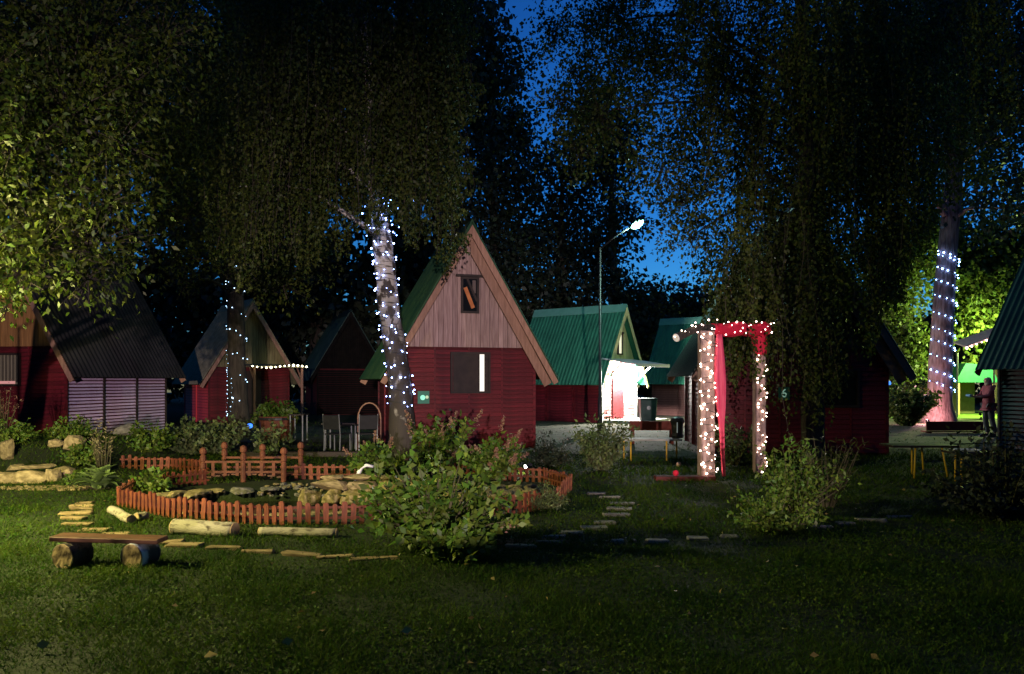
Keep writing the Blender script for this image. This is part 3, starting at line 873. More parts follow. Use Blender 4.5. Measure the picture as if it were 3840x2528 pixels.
# tree at the right with the regular rows of lights
TR = [P(3522, 1588, 29.5), P(3524, 1500, 29.5), P(3530, 1300, 29.5), P(3548, 1000, 29.5), P(3575, 700, 29.5), P(3580, 450, 29.5), P(3570, 0, 29.5), P(3560, -300, 29.5)]
TRR = [.68, .46, .40, .36, .32, .30, .24, .1]
cl = CL((3300, 400, 29, 2.6), (3650, 200, 29, 3.0), (3450, 0, 30, 3.2), (3800, 500, 28, 2.2), (3200, 100, 30, 2.6), (3350, 680, 28, 1.6), (3780, 780, 28, 1.2), (3900, 150, 29, 3), (3650, 560, 31, 2), (3500, 250, 31, 2.4))
tree('tall_tree', 'tall straight tree with rows of bright lights round its trunk', TR, TRR, clump_crown(cl, 30000, .20, .13, per=22, spread=.45), L_DARK, M_BARKR, limb_list(TR, cl, .12, 8, .5), 12)

# leafy trees lit from below behind the right cabin
def far_tree(name, label, px, base_y, Y, clumps, n, ln, wd, lm=L_DARK, r0=.25, per=18, spread=.5, group='trees behind the cabins', seed=1):
    x = GX(px, Y)
    top = max(c[2] for c in clumps)
    path = [(x, Y, 0), (x + .1, Y, top * .3), (x - .1, Y, top * .65), (x, Y, top * .95)]
    return tree(name, label, path, [r0, r0 * .8, r0 * .5, r0 * .15], clump_crown(clumps, n, ln, wd, per=per, spread=spread), lm, M_BARK, limb_list(path, clumps, r0 * .35, 6, .3), seed, group)

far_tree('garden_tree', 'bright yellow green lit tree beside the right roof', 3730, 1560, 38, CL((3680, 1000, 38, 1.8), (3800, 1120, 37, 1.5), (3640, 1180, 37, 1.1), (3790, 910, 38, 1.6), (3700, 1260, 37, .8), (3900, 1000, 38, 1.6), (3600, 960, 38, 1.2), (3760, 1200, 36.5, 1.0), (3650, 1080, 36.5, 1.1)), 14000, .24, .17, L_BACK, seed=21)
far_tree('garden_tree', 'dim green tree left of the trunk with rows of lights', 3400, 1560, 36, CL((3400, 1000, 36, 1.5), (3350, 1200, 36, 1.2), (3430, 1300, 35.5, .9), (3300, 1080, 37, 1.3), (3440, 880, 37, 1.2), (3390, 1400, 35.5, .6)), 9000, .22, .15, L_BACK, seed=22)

# dark wood behind everything
spots = [
    ('spire_tree', 'narrow dark tree rising to the gap of open sky', 1850, 40, [(1830, 80, 1.0), (1850, 250, 1.6), (1830, 450, 2.0), (1880, 650, 2.4), (1850, 850, 2.6), (1900, 1050, 2.6), (1790, 300, 1.2), (1930, 520, 1.4), (1915, 300, 1.1), (1790, -60, .8)], 8500),
    ('dark_tree', 'dark tree between the spire and the street lamp', 2110, 44, [(2110, 560, 1.2), (2080, 720, 2.2), (2150, 880, 2.6), (2050, 1000, 2.6), (2200, 1080, 2.0), (2110, 1230, 2.6)], 5200),
    ('dark_tree', 'dark hanging tree just behind the street lamp', 2300, 42, [(2260, 420, 1.9), (2310, 560, 2.0), (2240, 650, 1.6), (2350, 800, 1.5), (2280, 930, 1.3), (2320, 1130, 1.7), (2190, 420, 1.0), (2420, 1180, 1.5)], 5000),
    ('dark_tree', 'low dark tree on the skyline left of the arch', 2560, 50, [(2500, 1190, 2.2), (2620, 1200, 2.2), (2720, 1180, 2.2), (2420, 1230, 2.2), (2560, 1300, 2.6), (2700, 1330, 2.6), (2800, 1150, 2.0)], 8000),
    ('dark_tree', 'black tree in the upper left behind the leafy tree', 150, 42, [(100, 100, 4), (250, 350, 4), (-50, 500, 4), (150, 750, 3.4), (50, 1000, 3.4), (300, 1050, 2.6), (-100, 250, 4), (300, 80, 3.4)], 11000),
    ('dark_tree', 'black tree behind the grey cabin roof', 480, 44, [(480, 120, 4), (600, 350, 3.6), (450, 450, 3.0), (560, 950, 2.6), (640, 700, 2.8), (450, 1150, 2.6), (620, 1150, 2.6), (350, 780, 1.8)], 11000),
    ('dark_tree', 'black tree behind the cabin with porch lights', 850, 43, [(850, 100, 4), (950, 400, 4), (780, 500, 3.6), (900, 750, 3.6), (750, 950, 3), (1000, 1000, 3.2), (850, 1200, 3)], 11000),
    ('dark_tree', 'black tree left of the lit birch trunk', 1180, 42, [(1150, 100, 4), (1250, 380, 4), (1100, 600, 3.6), (1250, 800, 3.4), (1150, 1000, 3.2), (1250, 1200, 3), (1050, 1250, 2.6), (1330, 1080, 2)], 11000),
    ('dark_tree', 'black tree behind the peak of the tall red cabin', 1560, 44, [(1550, 80, 4), (1600, 350, 3.4), (1480, 550, 3.4), (1620, 700, 2.6), (1500, 950, 2.0), (1620, 1050, 2.8), (1680, 1180, 2.6), (1700, 80, 1.6)], 10000),
    ('dark_tree', 'dark tree behind the drooping birch', 3080, 44, [(3050, 300, 3), (3150, 550, 3), (3000, 750, 2.6), (3150, 950, 2.8), (2950, 1050, 2.2), (3080, 1200, 3), (3250, 350, 3)], 9000),
    ('dark_tree', 'black tree in the upper right corner', 3600, 46, [(3400, 150, 4), (3650, 50, 4), (3850, 300, 4), (3550, 450, 4), (3800, 650, 3.6), (3350, 520, 3), (3500, 800, 3)], 11000),
]
for i, (nm, lb, px, Y, rows, n) in enumerate(spots):
    cls = CL(*[(a, b, Y + ((j * 7) % 5 - 2) * .5, r) for j, (a, b, r) in enumerate(rows)])
    far_tree(nm, lb, px, 1500, Y, cls, int(n * ({480: .75, 850: .9, 1180: .9, 1850: 1.6, 2110: 1.9, 2300: 1.7, 2560: 1.8}.get(px, 1.3))), .46 if px < 1700 else .27, .34 if px < 1700 else .19, L_DARK, .35, 16, .6, seed=30 + i)
hedge = CL(*[(x, 1330 - 70 * ((k * 5) % 4) / 3 - 25 * (j % 2), 58 + 3 * j, 3.0) for j in range(2) for k, x in enumerate(range(-300 + 90 * j, 4200, 150))] + [(x, 1420, 57, 2.6) for x in range(-300, 4200, 150)])
tag(link('far_woods', quads_mesh('far_woods', clump_crown(hedge, 30000, .6, .45, per=14, spread=.8)), L_DARK), 'dark mass of woods closing the view behind cabins', 'woods', kind='stuff')

# the same woods go on round the sides and behind the viewpoint
ringc = []
for k in range(46):
    th = R(118 + k * (304 / 45))
    for zc in (3.0, 8.0, 13.0):
        rad = 27 + 4 * ((k * 7) % 3) - .25 * zc
        ringc.append((rad * math.sin(th - R(90) + R(90)), 4 + rad * math.cos(th) * 1.0, zc, 3.4))
ringc = [c for c in ringc if not (c[1] > 0 and abs(c[0]) < c[1] * .75 + 7)]
tag(link('surrounding_woods', quads_mesh('surrounding_woods', clump_crown(ringc, 30000, .8, .6, per=12, spread=.9)), L_DARK), 'woods round the sides of the camp', 'woods', kind='stuff')

# ---- shrubs and plants
def bush(name, label, base, shoots, height, spread, ln, wd, lm, per=26, plume=0, droop=.5, seed=1, group=None, cat='shrub', start=.25, flat=1.0, flower=None, gap=.03):
    rng = np.random.default_rng(seed)
    t = thing(name, label, cat, (base[0], base[1], hz(*base)), 0, group)
    stems, lp, ld, pp, pdv = MB(), [], [], [], []
    for i in range(shoots):
        th = rng.random() * 2 * math.pi
        el = (rng.random() ** .6) * spread
        H = height * (0.55 + 0.5 * rng.random())
        d = np.array([math.cos(th) * math.sin(el), flat * math.sin(th) * math.sin(el), math.cos(el)])
        o = np.array([math.cos(th), math.sin(th), 0]) * 0.10 * rng.random() * height
        ts = np.linspace(0, 1, 8)
        pts = o + d * (ts * H)[:, None] + np.array([0, 0, -1.0]) * (droop * H * .35 * math.sin(el) * ts ** 2)[:, None] + rng.normal(size=(8, 3)) * .012 * height * ts[:, None]
        pts[:, 2] = np.maximum(pts[:, 2], .02 + .1 * ts)
        stems.tube(pts[::2], [.008 * height + .003, .006 * height + .002, .004 * height + .002, .002], 4, cap=False)
        u = start + (1 - start) * rng.random(per)
        q = np.stack([np.interp(u, ts, pts[:, a]) for a in range(3)], -1)
        lp.append(q + rng.normal(size=q.shape) * gap)
        side = unit(rng.normal(size=(per, 3)))
        ld.append(side + d * .5 + np.array([0, 0, -.15]))
        if plume and i < plume:
            m = 70
            v = rng.random(m)
            q = pts[-1] + (pts[-1] - pts[-3]) * (v * 1.0)[:, None] + rng.normal(size=(m, 3)) * (.028 * (1.1 - v))[:, None] * height
            fm = quads_mesh('flower', leaves(q, rng.normal(size=(m, 3)) + d, .035 * np.ones(m), .022, rng))
            link('flower', fm, flower or L_PLUME, t)['kind'] = 'stuff'
    stems.build('stem', M_STEM, t)
    p, D = np.concatenate(lp), np.concatenate(ld)
    f = .65 + .7 * rng.random(len(p))
    link('foliage', quads_mesh('foliage', leaves(p, D, ln * f, wd * f, rng)), lm, t)
    return t

bush('flowering_shrub', 'big leafy green shrub in front of the pond fence', (GX(1640, 7.4), 7.4), 105, 1.12, 1.1, .085, .050, L_BUSH, per=30, plume=1, seed=41, flat=.7, start=.16, droop=.8)
bush('flowering_shrub', 'lower leafy shrub at right end of big shrub', (GX(1700, 6.9), 6.9), 44, .46, 1.15, .08, .045, L_BUSH, per=26, seed=42, flat=.7, start=.15)
bush('plume_plant', 'tall plant with pinkish plumes before the red cabin wall', (GX(1650, 12.9), 12.9), 40, 1.12, .55, .10, .05, L_BUSH, per=34, plume=8, seed=43, start=.3)
bush('plume_plant', 'pink plumed plant near the cabin corner', (GX(1850, 12.6), 12.6), 60, .85, .95, .09, .045, L_BUSH, per=30, plume=14, seed=44, start=.2)
bush('plume_plant', 'pale flowered shrub at the foot of birch', (GX(1420, 12.2), 12.2), 50, .68, .95, .10, .05, L_BUSH, per=30, plume=6, seed=45, start=.2)
bush('wild_shrub', 'bushy shrub at foot of the right arch post', (GX(2985, 9.2), 9.2), 46, .98, .85, .065, .03, L_BUSH, per=36, seed=46, start=.1)
bush('wild_shrub', 'low shrub spreading below the right arch post', (GX(2900, 8.2), 8.2), 46, .55, 1.2, .055, .028, L_BUSH, per=34, seed=47, start=.1)
bush('garden_bush', 'round green bush standing before the lamp post', (GX(2250, 13.8), 13.8), 75, 1.05, .7, .08, .035, L_PALE, per=34, seed=48, start=.1)
bush('garden_bush', 'low dark bush right of the tall red cabin', (GX(2070, 14.5), 14.5), 60, .72, 1.1, .06, .03, L_DARK, per=34, seed=49, start=.05)
bush('garden_bush', 'sparse bush seen through the arch', (GX(2755, 14.6), 14.6), 50, .95, .7, .08, .035, L_PALE, per=22, seed=50, start=.2)
bush('garden_bush', 'yellow green bush beside the tall lit trunk', (GX(3400, 27.5), 27.5), 90, 1.75, .8, .13, .09, L_BACK, per=44, seed=51, start=.05)
bush('garden_bush', 'black bush at the lower right edge', (GX(3760, 9.0), 9.0), 90, 1.2, 1.1, .07, .04, L_DARK, per=40, seed=52, start=.1)
bush('border_plant', 'pale leafed plant below the slatted wall', (GX(700, 16.2), 16.2), 70, .85, 1.0, .09, .06, L_PALE, per=30, seed=53, start=.1)
bush('border_plant', 'pale leafed plant beside the lit red door panel', (GX(820, 17.0), 17.0), 60, .95, .9, .09, .06, L_PALE, per=30, seed=54, start=.1)
bush('border_plant', 'plant with open stems in front of the planter', (GX(1000, 16.0), 16.0), 30, .8, .75, .11, .06, L_PALE, per=16, seed=55, start=.3)
bush('border_plant', 'low plant between slatted wall and pond fence', (GX(560, 15.0), 15.0), 60, .6, 1.1, .08, .05, L_BUSH, per=28, seed=56, start=.1)
bush('rock_plant', 'green mat of leaves on the rock garden top', (-8.3, 14.6), 90, .5, 1.35, .06, .04, L_BUSH, per=30, seed=57, start=.1)
bush('rock_plant', 'leafy plant between the two yellow boulders', (-7.6, 13.7), 70, .42, 1.35, .06, .04, L_BUSH, per=30, seed=58, start=.1)
bush('rock_plant', 'plant at the left edge of rock garden', (-9.0, 14.0), 60, .45, 1.3, .06, .04, L_BUSH, per=30, seed=59, start=.1)
bush('tall_grass', 'dry upright stalks above the hosta', (GX(390, 13.3), 13.3), 26, .95, .28, .05, .008, mat('dry_stalk', (.32, .26, .13), (.42, .34, .18)), per=10, seed=60, start=.5, cat='plant')
bush('tall_grass', 'reddish dry stalks at the left edge', (GX(15, 15.0), 15.0), 18, 1.15, .35, .06, .012, L_PLUME, per=12, seed=61, start=.5, cat='plant')
bush('tall_grass', 'thin weeds growing on the shrub by the arch', (GX(3100, 9.8), 9.8), 60, 1.05, .5, .10, .012, L_BIRCH, per=14, seed=62, start=.2, cat='plant')
bush('lavender', 'greyish lavender clump at the right fence end', (GX(2050, 9.6), 9.6), 90, .35, 1.1, .05, .010, L_PALE, per=16, seed=63, start=.3, cat='plant')
bush('fence_plant', 'leafy plant along inside of left pond fence', (GX(560, 10.9), 10.9), 60, .36, 1.2, .07, .045, L_BUSH, per=24, seed=64, start=.1, cat='plant')
bush('fence_plant', 'leafy plant left of the hosta by the chippings', (GX(300, 11.9), 11.9), 40, .26, 1.2, .07, .045, L_BUSH, per=24, seed=65, start=.1, cat='plant')

# hosta: broad blade leaves arching out, each a part
hb = G(372, 1838)
ho = thing('hosta', 'hosta with broad pale leaves beside the pond fence', 'plant', (hb[0], hb[1], 0), 0)
blade = MB()
for i in range(6):
    u = i / 5
    wdt = .055 * math.sin(math.pi * min(1, .12 + u * .88)) + .002
    z, y = .30 * u - .30 * u * u, .34 * u
    blade.v += [(-wdt, y, z + .015), (0, y, z), (wdt, y, z + .015)]
for i in range(5):
    for k in (0, 1):
        a_ = i * 3 + k
        blade.f.append((a_, a_ + 1, a_ + 4, a_ + 3))
bm_ = blade.mesh('leaf', smooth=True)
bm_.materials.append(leaf_mat('leaf_hosta', (.11, .19, .05), (.22, .32, .11), trans=.25, vary=.2))
rr = random.Random(5)
for k in range(46):
    o = link('leaf', bm_, None, ho, (rr.uniform(-.06, .06), rr.uniform(-.06, .06), rr.uniform(.01, .06)), (rr.uniform(.0, 1.05), rr.uniform(-.3, .3), rr.uniform(0, 6.28)))
    s_ = rr.uniform(.7, 1.25)
    o.scale = (s_, s_, s_)

# ---- lawn
def grass_field():
    rng = np.random.default_rng(3)
    parts = []
    for (n, y0, y1, hgt, wdt) in ((170000, 3.4, 7.5, .038, .008), (80000, 7.5, 12, .045, .011), (45000, 12, 18, .065, .018), (14000, 18, 30, .06, .03)):
        y = y0 + (y1 - y0) * rng.random(n)
        x = (rng.random(n) * 2 - 1) * (y * .70 + .4)
        z = h_np(x, y)
        ok = ~in_poly(x, y, POND_POLY) & ~((x > .6 + (y - 17.2) * -.1) & (y > 17.0) & (rng.random(n) < .5))
        ok &= ~((np.abs(x - CC[0] + .4) < 2.0) & (y > 17.5) & (y < 22))
        patch = np.sin(x * 2.1 + 1.3 * np.sin(y * 1.7)) * np.sin(y * 2.6 + np.sin(x * 1.1)) + .5 * np.sin(x * 6.1 + y * 3.3)
        ok &= rng.random(n) < (.86 + .2 * patch)
        x, y, z, patch = x[ok], y[ok], z[ok], patch[ok]
        m = len(x)
        hh = hgt * (.45 + .9 * rng.random(m)) * (1 + .35 * patch)
        th = rng.random(m) * 2 * math.pi
        lean = rng.normal(size=(m, 2)) * .8
        b = np.stack([x, y, z - .004], -1)
        sx = np.stack([np.cos(th), np.sin(th), np.zeros(m)], -1) * (wdt * (.6 + .8 * rng.random(m)))[:, None] * .5
        tip = b + np.stack([lean[:, 0] * hh, lean[:, 1] * hh, hh], -1)
        V = np.empty((m, 3, 3)); V[:, 0] = b - sx; V[:, 1] = b + sx; V[:, 2] = tip
        parts.append(V.reshape(-1, 3))
    return np.concatenate(parts)
tag(link('grass', quads_mesh('grass', grass_field(), 3), L_GRASS), 'short uneven lawn grass covering the foreground', 'grass', kind='stuff')
def clover():
    rng = np.random.default_rng(4)
    n = 30000
    y = 3.6 + 7.4 * rng.random(n) ** 1.1
    x = (rng.random(n) * 2 - 1) * (y * .68 + .3)
    ok = ~in_poly(x, y, POND_POLY) & (np.sin(x * 1.3 + 2) * np.sin(y * 1.9) + .6 * rng.random(n) > .12)
    x, y = x[ok], y[ok]
    p = np.stack([x, y, h_np(x, y) + .02 + .03 * rng.random(len(x))], -1)
    D = rng.normal(size=(len(x), 3)); D[:, 2] = np.abs(D[:, 2]) * .35
    f = .6 + .7 * rng.random(len(x))
    return leaves(p, D, .022 * f, .018 * f, rng)
tag(link('clover', quads_mesh('clover', clover()), leaf_mat('leaf_clover', (.03, .065, .006), (.06, .10, .012), trans=.3, spec=.12, rough=.7)), 'small clover leaves scattered through the lawn', 'ground cover', kind='stuff')

def litter():
    rng = np.random.default_rng(9)
    n = 150
    y = 3.7 + 9 * rng.random(n)
    x = (rng.random(n) * 2 - 1) * (y * .66)
    ok = ~in_poly(x, y, POND_POLY)
    x, y = x[ok], y[ok]
    p = np.stack([x, y, h_np(x, y) + .03 + .02 * rng.random(len(x))], -1)
    D = rng.normal(size=(len(x), 3)); D[:, 2] *= .2
    f = .5 + .9 * rng.random(len(x))
    return leaves(p, D, .042 * f, .028 * f, rng)
tag(link('leaf_litter', quads_mesh('leaf_litter', litter()), leaf_mat('dead_leaf', (.16, .10, .03), (.34, .25, .09), trans=.1)), 'small dead leaves scattered over the lawn', 'leaf litter', kind='stuff')

# ------------------------------------------------------------------ pond
def stone_mesh(seed, sx, sy, sz, n=14):
    rng = random.Random(seed)
    bm = bmesh.new()
    for i in range(n):
        d = Vector((rng.gauss(0, 1), rng.gauss(0, 1), rng.gauss(0, 1))).normalized()
        p = 5.0
        s = (abs(d.x) ** p + abs(d.y) ** p + abs(d.z) ** p) ** (-1 / p)
        d = d * s * rng.uniform(.86, 1.05)
        bm.verts.new((d.x * sx / 2, d.y * sy / 2, d.z * sz / 2))
    r = bmesh.ops.convex_hull(bm, input=bm.verts)
    bmesh.ops.delete(bm, geom=[v for v in bm.verts if not v.link_faces], context='VERTS')
    bmesh.ops.bevel(bm, geom=list(bm.edges), offset=min(sx, sy, sz) * .025, segments=1, affect='EDGES', clamp_overlap=True)
    me = bpy.data.meshes.new('stone')
    bm.to_mesh(me); bm.free()
    return me
STONES = [stone_mesh(k, 1, 1, 1, 22) for k in range(14)]
for s in STONES: s.materials.append(M_STONE)
STONESG = [s.copy() for s in STONES]
for s in STONESG:
    s.materials.clear(); s.materials.append(M_STONEG)
srr = random.Random(77)
def stone(parent, x, y, z, sx, sy, sz, rz=None, grey=False, name='stone', tilt=.12, origin=(0, 0, 0)):
    o = link(name, srr.choice(STONESG if grey else STONES), None, parent, (x - origin[0], y - origin[1], z - origin[2]),
             (srr.uniform(-tilt, tilt), srr.uniform(-tilt, tilt), srr.uniform(0, 6.28) if rz is None else rz))
    o.scale = (sx, sy, sz)
    return o

PO = (PC[0], PC[1], 0.0)
pond = thing('garden_pond', 'garden pond edged with yellow stones inside the picket fence', 'pond', PO)
WZ = -0.14
ring = [(PRX * 1.02 * math.cos(k / 40 * 2 * math.pi), PRY * 1.02 * math.sin(k / 40 * 2 * math.pi)) for k in range(40)]
me = bpy.data.meshes.new('water')
me.from_pydata([(x, y, WZ) for x, y in ring], [], [tuple(range(40))])
m_water = mat('pond_water', (.006, .007, .004), (.012, .012, .007), scale=2, rough=.04, spec=.6, bump=.06, bscale=7)
link('water', me, m_water, pond)
# flat rim stones, lower in front and on the left, a stacked wall on the far right side
for k in range(30):
    th = k / 30 * 2 * math.pi
    c, s_ = math.cos(th), math.sin(th)
    x, y = PC[0] + PRX * 1.05 * c, PC[1] + PRY * 1.08 * s_
    if s_ < -.35 and c < .6:
        stone(pond, x, y - .05, -.02, srr.uniform(.25, .4), srr.uniform(.16, .26), .08, th + 1.57, origin=PO)
    elif c < -.2:
        stone(pond, x + srr.uniform(-.06, .06), y + srr.uniform(-.06, .06), .02, srr.uniform(.2, .55), srr.uniform(.15, .32), srr.uniform(.06, .15), th + 1.57 + srr.uniform(-.4, .4), grey=s_ > .3 and srr.random() < .6, origin=PO)
wx = PC[0] + .25
for row, (zc, hh) in enumerate(((-.05, .24), (.12, .17), (.23, .08))):
    x = wx - .25 + .14 * row
    while x < -1.15:
        wd = srr.uniform(.28, .55)
        yy = PC[1] + PRY * math.sqrt(max(0, 1 - ((x + wd / 2 - PC[0]) / (PRX * 1.1)) ** 2)) * .55 + .05 + .07 * row
        stone(pond, x + wd / 2, yy, zc, wd * 1.05, .30, hh * 1.08, srr.uniform(-.1, .1), origin=PO, tilt=.05)
        x += wd
for k in range(70):      # stone beach at the right end and pebbles at the back
    x = srr.uniform(-1.35, .35); y = 10.9 + srr.uniform(-.75, .85) * (1 - .35 * abs(x + .4))
    stone(pond, x, y, .03, srr.uniform(.12, .34), srr.uniform(.1, .24), srr.uniform(.04, .10), origin=PO)
for k in range(60):
    x = srr.uniform(-3.7, -2.4); y = srr.uniform(11.15, 11.9)
    stone(pond, x, y, .02 - .25 * max(0, 1.2 - math.hypot((x - PC[0]) / PRX, (y - PC[1]) / PRY)), srr.uniform(.04, .13), srr.uniform(.04, .1), srr.uniform(.03, .07), grey=srr.random() < .6, origin=PO)
# pale bent pipe that feeds the pond
pp = [P(1330, 1812, 11.2), P(1338, 1800, 11.2), P(1346, 1772, 11.2), P(1356, 1752, 11.2), P(1375, 1745, 11.2), P(1400, 1750, 11.2)]
pp = [p - Vector((PC[0], PC[1], 0)) for p in pp]
MB().tube(pp, [.03, .03, .032, .03, .025, .02], 8).build('pipe', M_WHITE, pond, smooth=True)

# picket fence
def picket_mesh(w, h, d=.022):
    return MB().prism([(-w / 2, 0), (w / 2, 0), (w / 2, h - .015), (w * .28, h), (-w * .28, h), (-w / 2, h - .015)], -d / 2, d / 2).mesh('picket')
def fence(label, pts, h, w, gap, m=M_PICKET, rails=(.3, .75), seed=1, lean=.04):
    t = thing('picket_fence', label, 'fence', (pts[0][0], pts[0][1], 0), 0, 'low orange picket fences round the pond')
    ox, oy = pts[0]
    rr = random.Random(seed)
    me = picket_mesh(w, h); me.materials.append(m)
    for (x0, y0), (x1, y1) in zip(pts[:-1], pts[1:]):
        L = math.hypot(x1 - x0, y1 - y0)
        a = math.atan2(y1 - y0, x1 - x0)
        n = max(1, round(L / (w + gap)))
        for k in range(n):
            u = (k + .5) / n
            x, y = x0 + (x1 - x0) * u, y0 + (y1 - y0) * u
            o = link('picket', me, None, t, (x - ox, y - oy, hz(x, y) - .02 + rr.uniform(-.012, .012)), (rr.uniform(-lean, lean), rr.uniform(-lean, lean), a))
            o.scale = (rr.uniform(.85, 1.12), 1, rr.uniform(.92, 1.08))
        for q in rails:
            c = ((x0 + x1) / 2 - ox, (y0 + y1) / 2 - oy, h * q)
            MB().box((0, .022, 0), (L + .02, .016, .028)).build('rail', m, t, c, (0, 0, a))
    return t
fence('orange picket fence curving along the front of the pond', FENCE_FRONT[:8], .26, .055, .045, seed=1)
fence('dark orange picket fence at the right end of pond', FENCE_FRONT[7:], .25, .045, .045, seed=2)
fence('low picket fence along the back right side of pond', FENCE_BACK[:5], .25, .05, .05, seed=3)
fence('low picket fence behind the pond between bridge and shrub', FENCE_BACK[5:], .27, .06, .06, seed=4)
fence('picket fence closing the left side of pond', FENCE_LEFT, .25, .04, .05, seed=5)
fence('short picket fence bordering the flower bed behind pond', [G(450, 1764), G(640, 1762), G(778, 1775)], .26, .06, .05, seed=6)

# little garden bridge with turned posts
bb = G(930, 1800)
br = thing('garden_bridge', 'small orange footbridge with knobbed posts behind the pond', 'bridge', (bb[0], bb[1], 0))
post_prof = [(.038, 0), (.038, .30), (.03, .315), (.03, .33), (.042, .345), (.042, .42), (.03, .435), (.03, .45), (.046, .465), (.05, .50), (.04, .54), (.015, .56)]
pm = MB().lathe(post_prof, 10).mesh('post', smooth=False); pm.materials.append(M_BRIDGE)
xs0 = GX(790, 12.6) - bb[0]; xs1 = GX(1085, 12.6) - bb[0]
for row, yy in enumerate((-.25, .45)):
    for k in range(3):
        x = xs0 + (xs1 - xs0) * k / 2 + .08 * row
        o = link('post', pm, None, br, (x, yy, 0))
        o.scale = (1.15, 1.15, .98 + .06 * ((k + row) % 2))
    for z in (.16, .32):
        MB().box(((xs0 + xs1) / 2 + .08 * row, yy + .0, z), (xs1 - xs0 - .07, .03, .035)).build('rail', M_BRIDGE, br)
for k in range(9):
    x = xs0 + .06 + (xs1 - xs0 - .12) * k / 8
    MB().box((x, .1, .075 + .05 * math.sin(math.pi * k / 8)), (.115, .66, .025)).build('deck_board', M_BROWN, br)
for k in range(6):
    x = xs0 + .16 + (xs1 - xs0 - .32) * k / 5
    MB().prism([(-.025, .1), (.025, .1), (.025, .30), (-.025, .30)], -.01, .01).build('baluster', M_BRIDGE, br, (x, -.25, 0))

# small floodlight by the pond fence
fl = G(1984, 1775)
t = thing('pond_spotlight', 'small bright spotlight behind the pond fence', 'spotlight', (fl[0], fl[1], 0))
MB().tube([(0, 0, 0), (0, 0, .12)], .012, 6).build('stake', M_DARKMETAL, t)
MB().tube([(.05, .02, .145), (-.05, -.02, .105)], [.035, .045], 12).build('housing', M_DARKMETAL, t)
MB().tube([(-.05, -.021, .107), (-.064, -.026, .101)], .043, 12).build('lens', glow('spot_lens', (.95, 1.0, .9), 25), t)
point_light('spot_glow', (-.13, -.06, .10), 7, (1.0, .9, .65), .03, t)

# ------------------------------------------------------------------ rock garden, logs, paths
rg = thing('rock_wall', 'stacked yellow stones edging the raised bed', 'rock wall', (-7.6, 12.3, 0))
RO = (-7.6, 12.3, 0)
for (px, py, w_, h_, Y) in ((20, 1800, .42, .34, 12.2), (120, 1795, .58, .28, 12.1), (205, 1790, .16, .34, 12.2), (240, 1775, .34, .22, 12.5), (60, 1752, .35, .08, 12.6), (140, 1750, .5, .07, 12.6), (-80, 1800, .5, .36, 12.2), (180, 1748, .25, .08, 12.7)):
    p = P(px, py, Y)
    stone(rg, p.x, p.y, p.z, w_, .3, h_, srr.uniform(-.1, .1), origin=RO, tilt=.05)
for i, (px, py, Y, sx, sy, sz, lab) in enumerate(((228, 1632, 15.0, .36, .3, .22, 'yellow boulder on top of the rock garden'), (25, 1718, 13.4, .28, .26, .40, 'upright yellow boulder at left edge of rock garden'),
                                                 (212, 1682, 14.0, .26, .22, .16, 'small yellow boulder in the middle of rock garden'), (280, 1680, 14.0, .34, .3, .34, 'mossy yellow boulder at right end of rock garden'),
                                                 (85, 1662, 14.6, .18, .16, .2, 'small pale stone among the rock garden leaves'), (470, 1672, 16.0, .5, .4, .3, 'grey boulder below the slatted wall'))):
    p = P(px, py, Y)
    o = stone(None, p.x, p.y, max(hz(p.x, p.y) + sz * .35, p.z), sx, sy, sz, srr.uniform(-.3, .3), name='boulder', grey=i == 5)
    tag(o, lab, 'boulder', 'boulders in the rock garden')
# chippings in front of the wall
def chips(cx, cy, rx, ry, n, seed, size=.045):
    rng = np.random.default_rng(seed)
    b = STONES[3]
    bv = np.array([v.co[:] for v in b.vertices])
    V, Fc, off = [], [], 0
    for k in range(n):
        a_, r_ = rng.random() * 6.28, math.sqrt(rng.random())
        x, y = cx + rx * r_ * math.cos(a_), cy + ry * r_ * math.sin(a_)
        s_ = size * (.5 + rng.random())
        th = rng.random() * 6.28
        Rm = np.array([[math.cos(th), -math.sin(th), 0], [math.sin(th), math.cos(th), 0], [0, 0, 1]])
        v = (bv * np.array([s_, s_ * .8, s_ * .55])) @ Rm.T + np.array([x, y, hz(x, y) + s_ * .2])
        V.append(v)
        Fc += [tuple(i + off for i in p.vertices) for p in b.polygons]
        off += len(bv)
    me = bpy.data.meshes.new('chippings')
    me.from_pydata(np.concatenate(V).tolist(), [], Fc)
    return me
g0 = G(200, 1832)
tag(link('chippings', chips(g0[0], g0[1], .85, .22, 260, 1), M_STONE), 'pale stone chippings below the stone edging', 'gravel', kind='stuff')
g1 = G(1960, 2040)
tag(link('bark_chips', chips(g1[0], g1[1], .55, .12, 260, 2, .03), mat('bark_chip', (.20, .09, .03), (.34, .17, .06), scale=20, rough=.9)), 'reddish bark chips on the path edge', 'gravel', kind='stuff')

def log(label, pa, pb, r, m=M_BIRCHLOG, name='birch_log', group='birch logs on the lawn'):
    """half-sunk log from pixel ground points pa to pb"""
    (x0, y0), (x1, y1) = G(*pa), G(*pb)
    L = math.hypot(x1 - x0, y1 - y0)
    a = math.atan2(y1 - y0, x1 - x0)
    t = thing(name, label, 'log', ((x0 + x1) / 2, (y0 + y1) / 2, 0), a, group)
    k = trunk_mesh([(-L / 2, 0, r * .75), (-L / 5, 0.01, r * .78), (L / 5, -.01, r * .74), (L / 2, 0, r * .75)], [r, r * .97, r * .99, r * .95], 14, .03, seed=int(pa[0]))
    k.build('bark', m, t, smooth=True)
    for s_ in (-1, 1):
        MB().lathe([(.001, 0), (r * .97, 0), (r * .95, .008), (.001, .010)], 14).build('cut_end', M_LOGEND, t, (s_ * L / 2, 0, r * .75), (0, s_ * math.pi / 2, 0))
    return t
